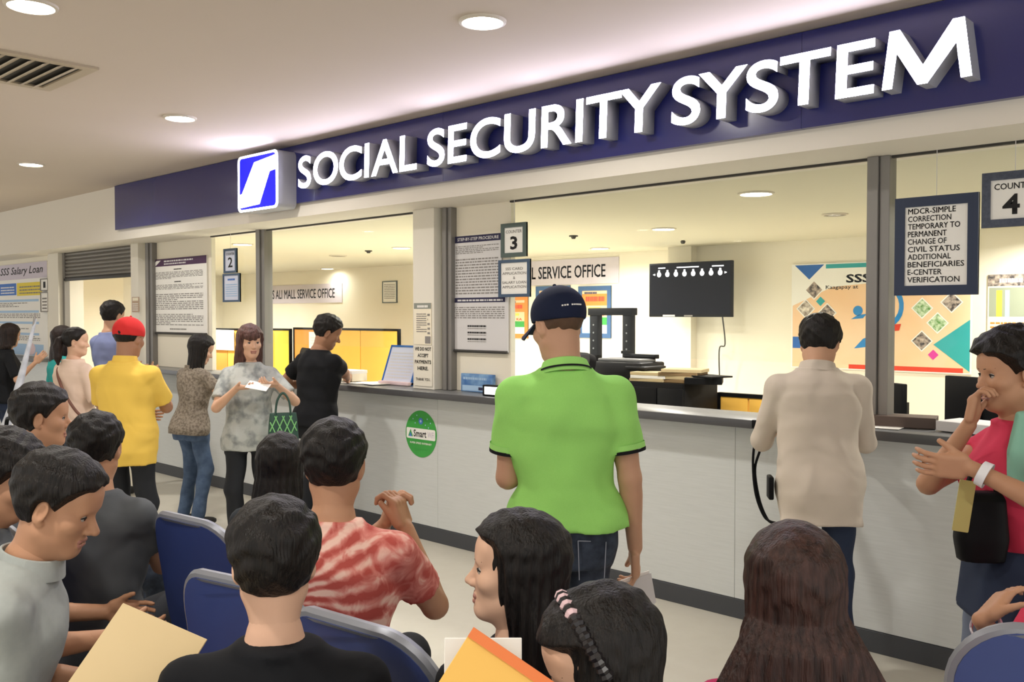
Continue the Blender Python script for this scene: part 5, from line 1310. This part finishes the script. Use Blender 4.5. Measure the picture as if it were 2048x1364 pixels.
MB().tube(smooth_path([(0, -.04, .09), (0, -.03, .14), (0, 0, .17), (0, .03, .14), (0, .04, .09)], 6), .007, M_black, 6).build('handle', t)
q = atd(1930, 2.5, 1005)
o = MB().box((-.03, -.02, -.08), (.03, .022, .06), mat('yellow_card', '#b9ac68', .7), bev=.003).build('yellow_envelope', None, q, (R_(8), 0, R_(128))); o.scale = (.08, 1, 1); tag(o, 'yellow envelope in the lower hand of the woman in pink', 'envelope')
q = atd(2112, 2.5, 905)
o = sdf_obj('shoulder_bag', [loft((0, 0, 0), np.eye(3), [(-.13, .05, .12, 0), (0, .06, .12, 0), (.11, .04, .10, 0)], n=3)], .008, [M_mint], None); o.location = q; o.rotation_euler = (0, 0, R_(128)); tag(o, 'mint green bag under the arm of the woman in pink', 'bag')

# ------------------------------------------------------------------ seated people, front row
def sit(px, d, back=0):   # seat position under a head seen at px
    return atd(px, d)
# man in tie-dye
p = atd(668, 2.68); ps = 38; x0, y0 = p.x, p.y
hx = lambda px, py, d: atd(px, d, py)
i = person('person in salmon tie dye tee seated with hands clasped', 0, 0, ps, 1.70, 'm', 'tan', seat=.45, lean=6, head=(4, 4, 0), hp=(668, 2.62), shirt=M_td, sleeve=.62, loose=.010, shoulder=.01, fat=.008, pants=M_bpant, hair=('short', M_HB), hairkw=dict(th=.016), rh=hx(812, 1058, 2.86), rpole=(.45, .25, -1), lh=hx(765, 1055, 2.92), lpole=(-.5, .2, -1), rhand=dict(d=(-.38, .12, 1), n=(-1, .3, -.1), curl=68, thumb=14, tcurl=10, spread=2), lhand=dict(d=(.38, .12, 1), n=(1, .3, -.1), curl=68, thumb=14, tcurl=10, spread=2), bv=.007, hv=.0035, fseed=31)
chair('blue waiting chair under the man in salmon tie dye', i['x'] - .02, i['y'] - .02, 12)
# woman left of him, hidden in the photo behind the overlay except hair and earring
p = atd(545, 2.72)
i = person('person with black bob and dark slate top left of the tie dye tee', 0, 0, 30, 1.44, 'f', 'mid', seat=.45, lean=12, head=(10, 10, 0), hp=(560, 3.35), shirt=M_dteal, sleeve=.8, pants=M_denim, hair=('bob', M_HB), hairkw=dict(drop=.2), rh=(.1, .38, .66), lh=(-.12, .36, .66), hv=.005)
MB().sph(i['w'](.086, -.004, -.05), .006, M_chrome, n=10).build('earring', i['t'])
chair('blue waiting chair under the woman in dark slate top', i['x'], i['y'] - .02, 6)
# back of head behind
p = atd(192, 3.1)
i = person('person with black hair and dark grey shirt seated facing the counter', 0, 0, 35, 1.60, 'm', 'tan', seat=.45, head=(15, 6, 0), hp=(190, 3.2), shirt=M_greyd, pants=M_bpant, hair=('full', M_HB), hairkw=dict(th=.014), rh=(.1, .38, .66), lh=(-.12, .36, .66), hv=.005)
chair('blue waiting chair under the person in dark grey shirt', i['x'], i['y'] - .02, 0)
# man at the left with white collar
p = atd(84, 3.6)
i = person('person with thick black hair and white collar seated looking right', 0, 0, 0, 1.74, 'm', 'tan', seat=.45, head=(-26, 4, 0), hp=(82, 3.72), shirt=M_greys, pants=M_denim, hair=('full', M_HB), hairkw=dict(th=.017), rh=(.14, .38, .66), lh=(-.14, .36, .66), hv=.0045, face=True)
band('collar', i['t'], i['N'] - i['ndir'] * .03, i['ndir'], (1, 0, 0), .086, .08, .072, .068, .05, .007, M_whitec)
chair('blue waiting chair under the man with white collar', i['x'], i['y'] - .02, 0)
# empty chair
q = atd(872, 2.2)
chair('empty blue waiting chair with grey trim in front of the folder', q.x + .0, q.y + .02, 6)
# woman in profile
p = atd(1046, 1.84); ps = 20; fx, fy = p.x, p.y
i = person('person with long black hair in profile looking left', 0, 0, ps, 1.50, 'f', 'light', seat=.45, lean=2, twist=45, head=(112, -3, 0), hp=(1030, 1.84), shirt=M_blackc, sleeve=1.5, pants=M_denim, hair=('long', M_HB), hairkw=dict(drop=.34, part=False, recede=.010), face=True, rh=(.08, .36, .68), lh=(-.1, .36, .68), hv=.003)
chair('blue waiting chair under the woman in profile', i['x'] - .02, i['y'] - .02, 18)
# long brown hair
p = atd(1592, 1.66); ps = 42
i = person('person with very long brown hair in magenta top seen from behind', 0, 0, ps, 1.53, 'f', 'mid', seat=.45, lean=0, head=(0, 2, 0), hp=(1590, 1.68), shirt=M_mag2, sleeve=.9, pants=M_denim, hair=('long', M_HRD), hairkw=dict(drop=.46, flare=2.1), rh=(.1, .38, .66), lh=(-.12, .36, .66), hv=.0035)
chair('blue waiting chair under the woman with very long hair', i['x'], i['y'], 10)
# raised hand with bracelet at the right edge
p = atd(2215, 2.2); ps = -40; x0, y0 = p.x, p.y
hx = lambda px, py, d: atd(px, d, py)
i = person('person in pink sleeve with bracelet raising a hand at the right edge', 0, 0, ps, 1.55, 'f', 'tan', seat=.45, lean=4, hp=(2215, 2.2), shirt=M_pink2, sleeve=.92, pants=M_denim2, hair=('bob', M_HB), lh=hx(1962, 1240, 2.1), lpole=(.55, -.74, -1), lhand=dict(d=(-.09, .86, .75), n=(.37, .33, -.9), curl=32), rh=(.1, .38, .66), hv=.006)
S, E, Wr = i['arms'][-1]; u = unit(Wr - E)
band('bracelet', i['t'], Wr - u * .035, u, (0, 0, 1), .034, .030, .032, .028, .012, .005, mat('beaded_bracelet', '#8a6a7a', .3, var=1, vscale=90, col2='#d8d8de', metal=.4))
chair('blue waiting chair in front of the raised hand at right edge', atd(2030, 2.05).x, atd(2030, 2.05).y + .2, 28)

# ------------------------------------------------------------------ seated people, second row
# woman with the striped headband
p = atd(1222, 1.16); ps = 45; x0, y0 = p.x, p.y
i = person('person with striped headband looking down near the yellow folder', 0, 0, ps, 1.45, 'f', 'light', seat=.45, lean=0, twist=50, head=(95, 22, 0), hp=(1204, 1.42), shirt=M_dteal, sleeve=.8, pants=M_denim, hair=('long', M_HB), hairkw=dict(drop=.36, part=False, recede=.03), face=True, rh=(.05, .36, .72), lh=(-.12, .36, .72), hv=.003)
t, w, hs = i['t'], i['w'], i['hs']
M_hbp = mat('pale_pink_ribbon', '#d9b9bd', .4); M_hbk = mat('black_ribbon', '#1a1618', .35)
hb = MB(); n = 30
def hbp(a): a = R_(a); return w(.099 * math.sin(a), .006 + .014 * math.cos(a), .028 + .105 * math.cos(a))
for k in range(n):
    a0, a1 = -98 + 196 * k / n, -98 + 196 * (k + 1) / n
    mm = M_hbp if (k % 2 == 0 and -45 < a0 < 50) else M_hbk
    hb.tube([hbp(a0), hbp((a0 + a1) / 2), hbp(a1)], [.0085, .0115, .0085], mm, 8)
hb.build('headband', t)
chair('blue waiting chair under the woman with striped headband', i['x'] - .02, i['y'] - .0, 20)
# dark tee, from behind
p = atd(548, 1.66); ps = 12
i = person('person in dark scoop neck tee from behind holding a tan envelope', 0, 0, ps, 1.62, 'f', 'light', seat=.45, lean=0, twist=34, head=(46, 4, 0), hp=(545, 1.75), shirt=M_blackc, sleeve=.9, fat=.012, shoulder=.02, pants=M_denim, hair=('short', M_HB), lh=(-.24, .30, .80), lpole=(-1, -.6, -.9), lhand=dict(d=(-.1, .9, .1), n=(.3, .2, -1), curl=40), rh=(.1, .38, .66), hv=.0045, hem=-.05)
S, E, Wr = i['arms'][-1]; u = unit(Wr - E)
band('cuff', i['t'], Wr - u * .06, u, (0, 0, 1), .036, .034, .036, .034, .05, .004, M_whitec)
chair('blue waiting chair under the person in dark scoop neck tee', i['x'], i['y'] - .02, 10)
def card(name, label, cat, px, py, d, w_, h_, m, roll, tilt=0, th=.003, yaw=0):
    c = atd(px, d, py)
    o = MB().box((-w_ / 2, -th / 2, -h_ / 2), (w_ / 2, th / 2, h_ / 2), m, bev=min(.001, th / 3), seg=1).build(name, None, c)
    o.matrix_world = Matrix.Translation(c) @ Matrix.Rotation(YAW + R_(yaw), 4, 'Z') @ Matrix.Rotation(R_(tilt), 4, 'X') @ Matrix.Rotation(R_(roll), 4, 'Y')
    return tag(o, label, cat)
M_env = mat('tan_envelope', '#cdb78c', .8, var=.2, vscale=6, col2='#c4ac7e')
card('tan_envelope', 'large tan envelope held low by the person in dark tee', 'envelope', 262, 1345, 1.78, .20, .22, M_env, 22, -40)
M_yf = mat('yellow_folder', '#e8b75a', .7); M_of = mat('orange_folder_edge', '#e0793f', .7)
o = card('yellow_folder', 'yellow folder with orange edge held up in front of the headband woman', 'folder', 967, 1424, 1.3, .15, .17, M_yf, 33, -14, .004)
e = MB().box((-.075, -.005, .073), (.08, .001, .088), M_of).build('orange_edge', o)
card('white_sheet', 'white sheet behind the yellow folder', 'paper', 966, 1345, 1.37, .115, .10, M_paper, 0, -8)
# two men at the left edge
p = atd(12, 2.5)
i = person('person with black hair at the left edge bowing over', 0, 0, -20, 1.60, 'm', 'tan', seat=.45, lean=6, head=(-22, 20, 0), hp=(2, 2.65), shirt=M_greyd, pants=M_bpant, hair=('full', M_HB), rh=(.12, .38, .66), lh=(-.14, .36, .66), hv=.0045, face=True)
chair('blue waiting chair under the bowing man at left edge', i['x'], i['y'] - .02, -8)
p = atd(62, 1.98); ps = -30
i = person('person in pale grey shirt seated looking down to the right', 0, 0, ps, 1.70, 'm', 'tan', seat=.45, lean=20, head=(-14, 22, 0), hp=(112, 2.25), shirt=M_greys, sleeve=.85, pants=M_denim, hair=('short', M_HB), face=True, rh=(.02, .36, .62), lh=(-.14, .36, .62), hv=.0035, fseed=41)
band('collar', i['t'], i['N'] - i['ndir'] * .03, i['ndir'], (1, 0, 0), .086, .08, .072, .068, .045, .006, M_greys)
chair('blue waiting chair under the man in pale grey shirt', i['x'], i['y'] - .02, -12)
# white wrapped pole leaning at the left
a, b = atd(14, 4.6, 870), atd(71, 4.75, 638)
t = thing('wrapped_pole', 'white plastic wrapped pole leaning at the far left', 'pole', a)
dv = b - a
M_plas = mat('white_plastic_wrap', '#b5b8bf', .3, var=.5, vscale=25, col2='#8f939c', bump=.3, bscale=60)
a0 = -dv * (a.z / dv.z)
MB().tube([a0, a0 + (dv - a0) * .35, Vector((0, 0, 0)), dv * .3, dv * .7, dv], [.03, .055, .042, .022, .012, .007], M_plas, 10).build('wrap', t)
MB().tube([dv * .9, dv * 1.0 + Vector((.0, 0, .03))], .006, M_alu, 8).build('tip', t)
# things on the seat behind the man with the white collar
q = atd(22, 3.9, 868)
t = thing('back_pack', 'dark grey bag with white papers at the left edge', 'bag', (q.x, q.y, q.z - .2))
sdf_obj('bag_body', [loft((0, 0, 0), np.eye(3), [(-.2, .16, .10, 0), (0, .17, .11, 0), (.16, .14, .09, 0), (.22, .08, .05, 0)], n=2.6)], .01, [M_greyd], t)
MB().tube(smooth_path([(-.06, 0, .2), (-.04, 0, .26), (.04, 0, .26), (.06, 0, .2)], 6), .009, M_black, 6).build('handle', t)
card('white_paper', 'white paper sticking out of the dark grey bag at left', 'paper', 30, 862, 3.75, .06, .05, M_paper, 25, -30)
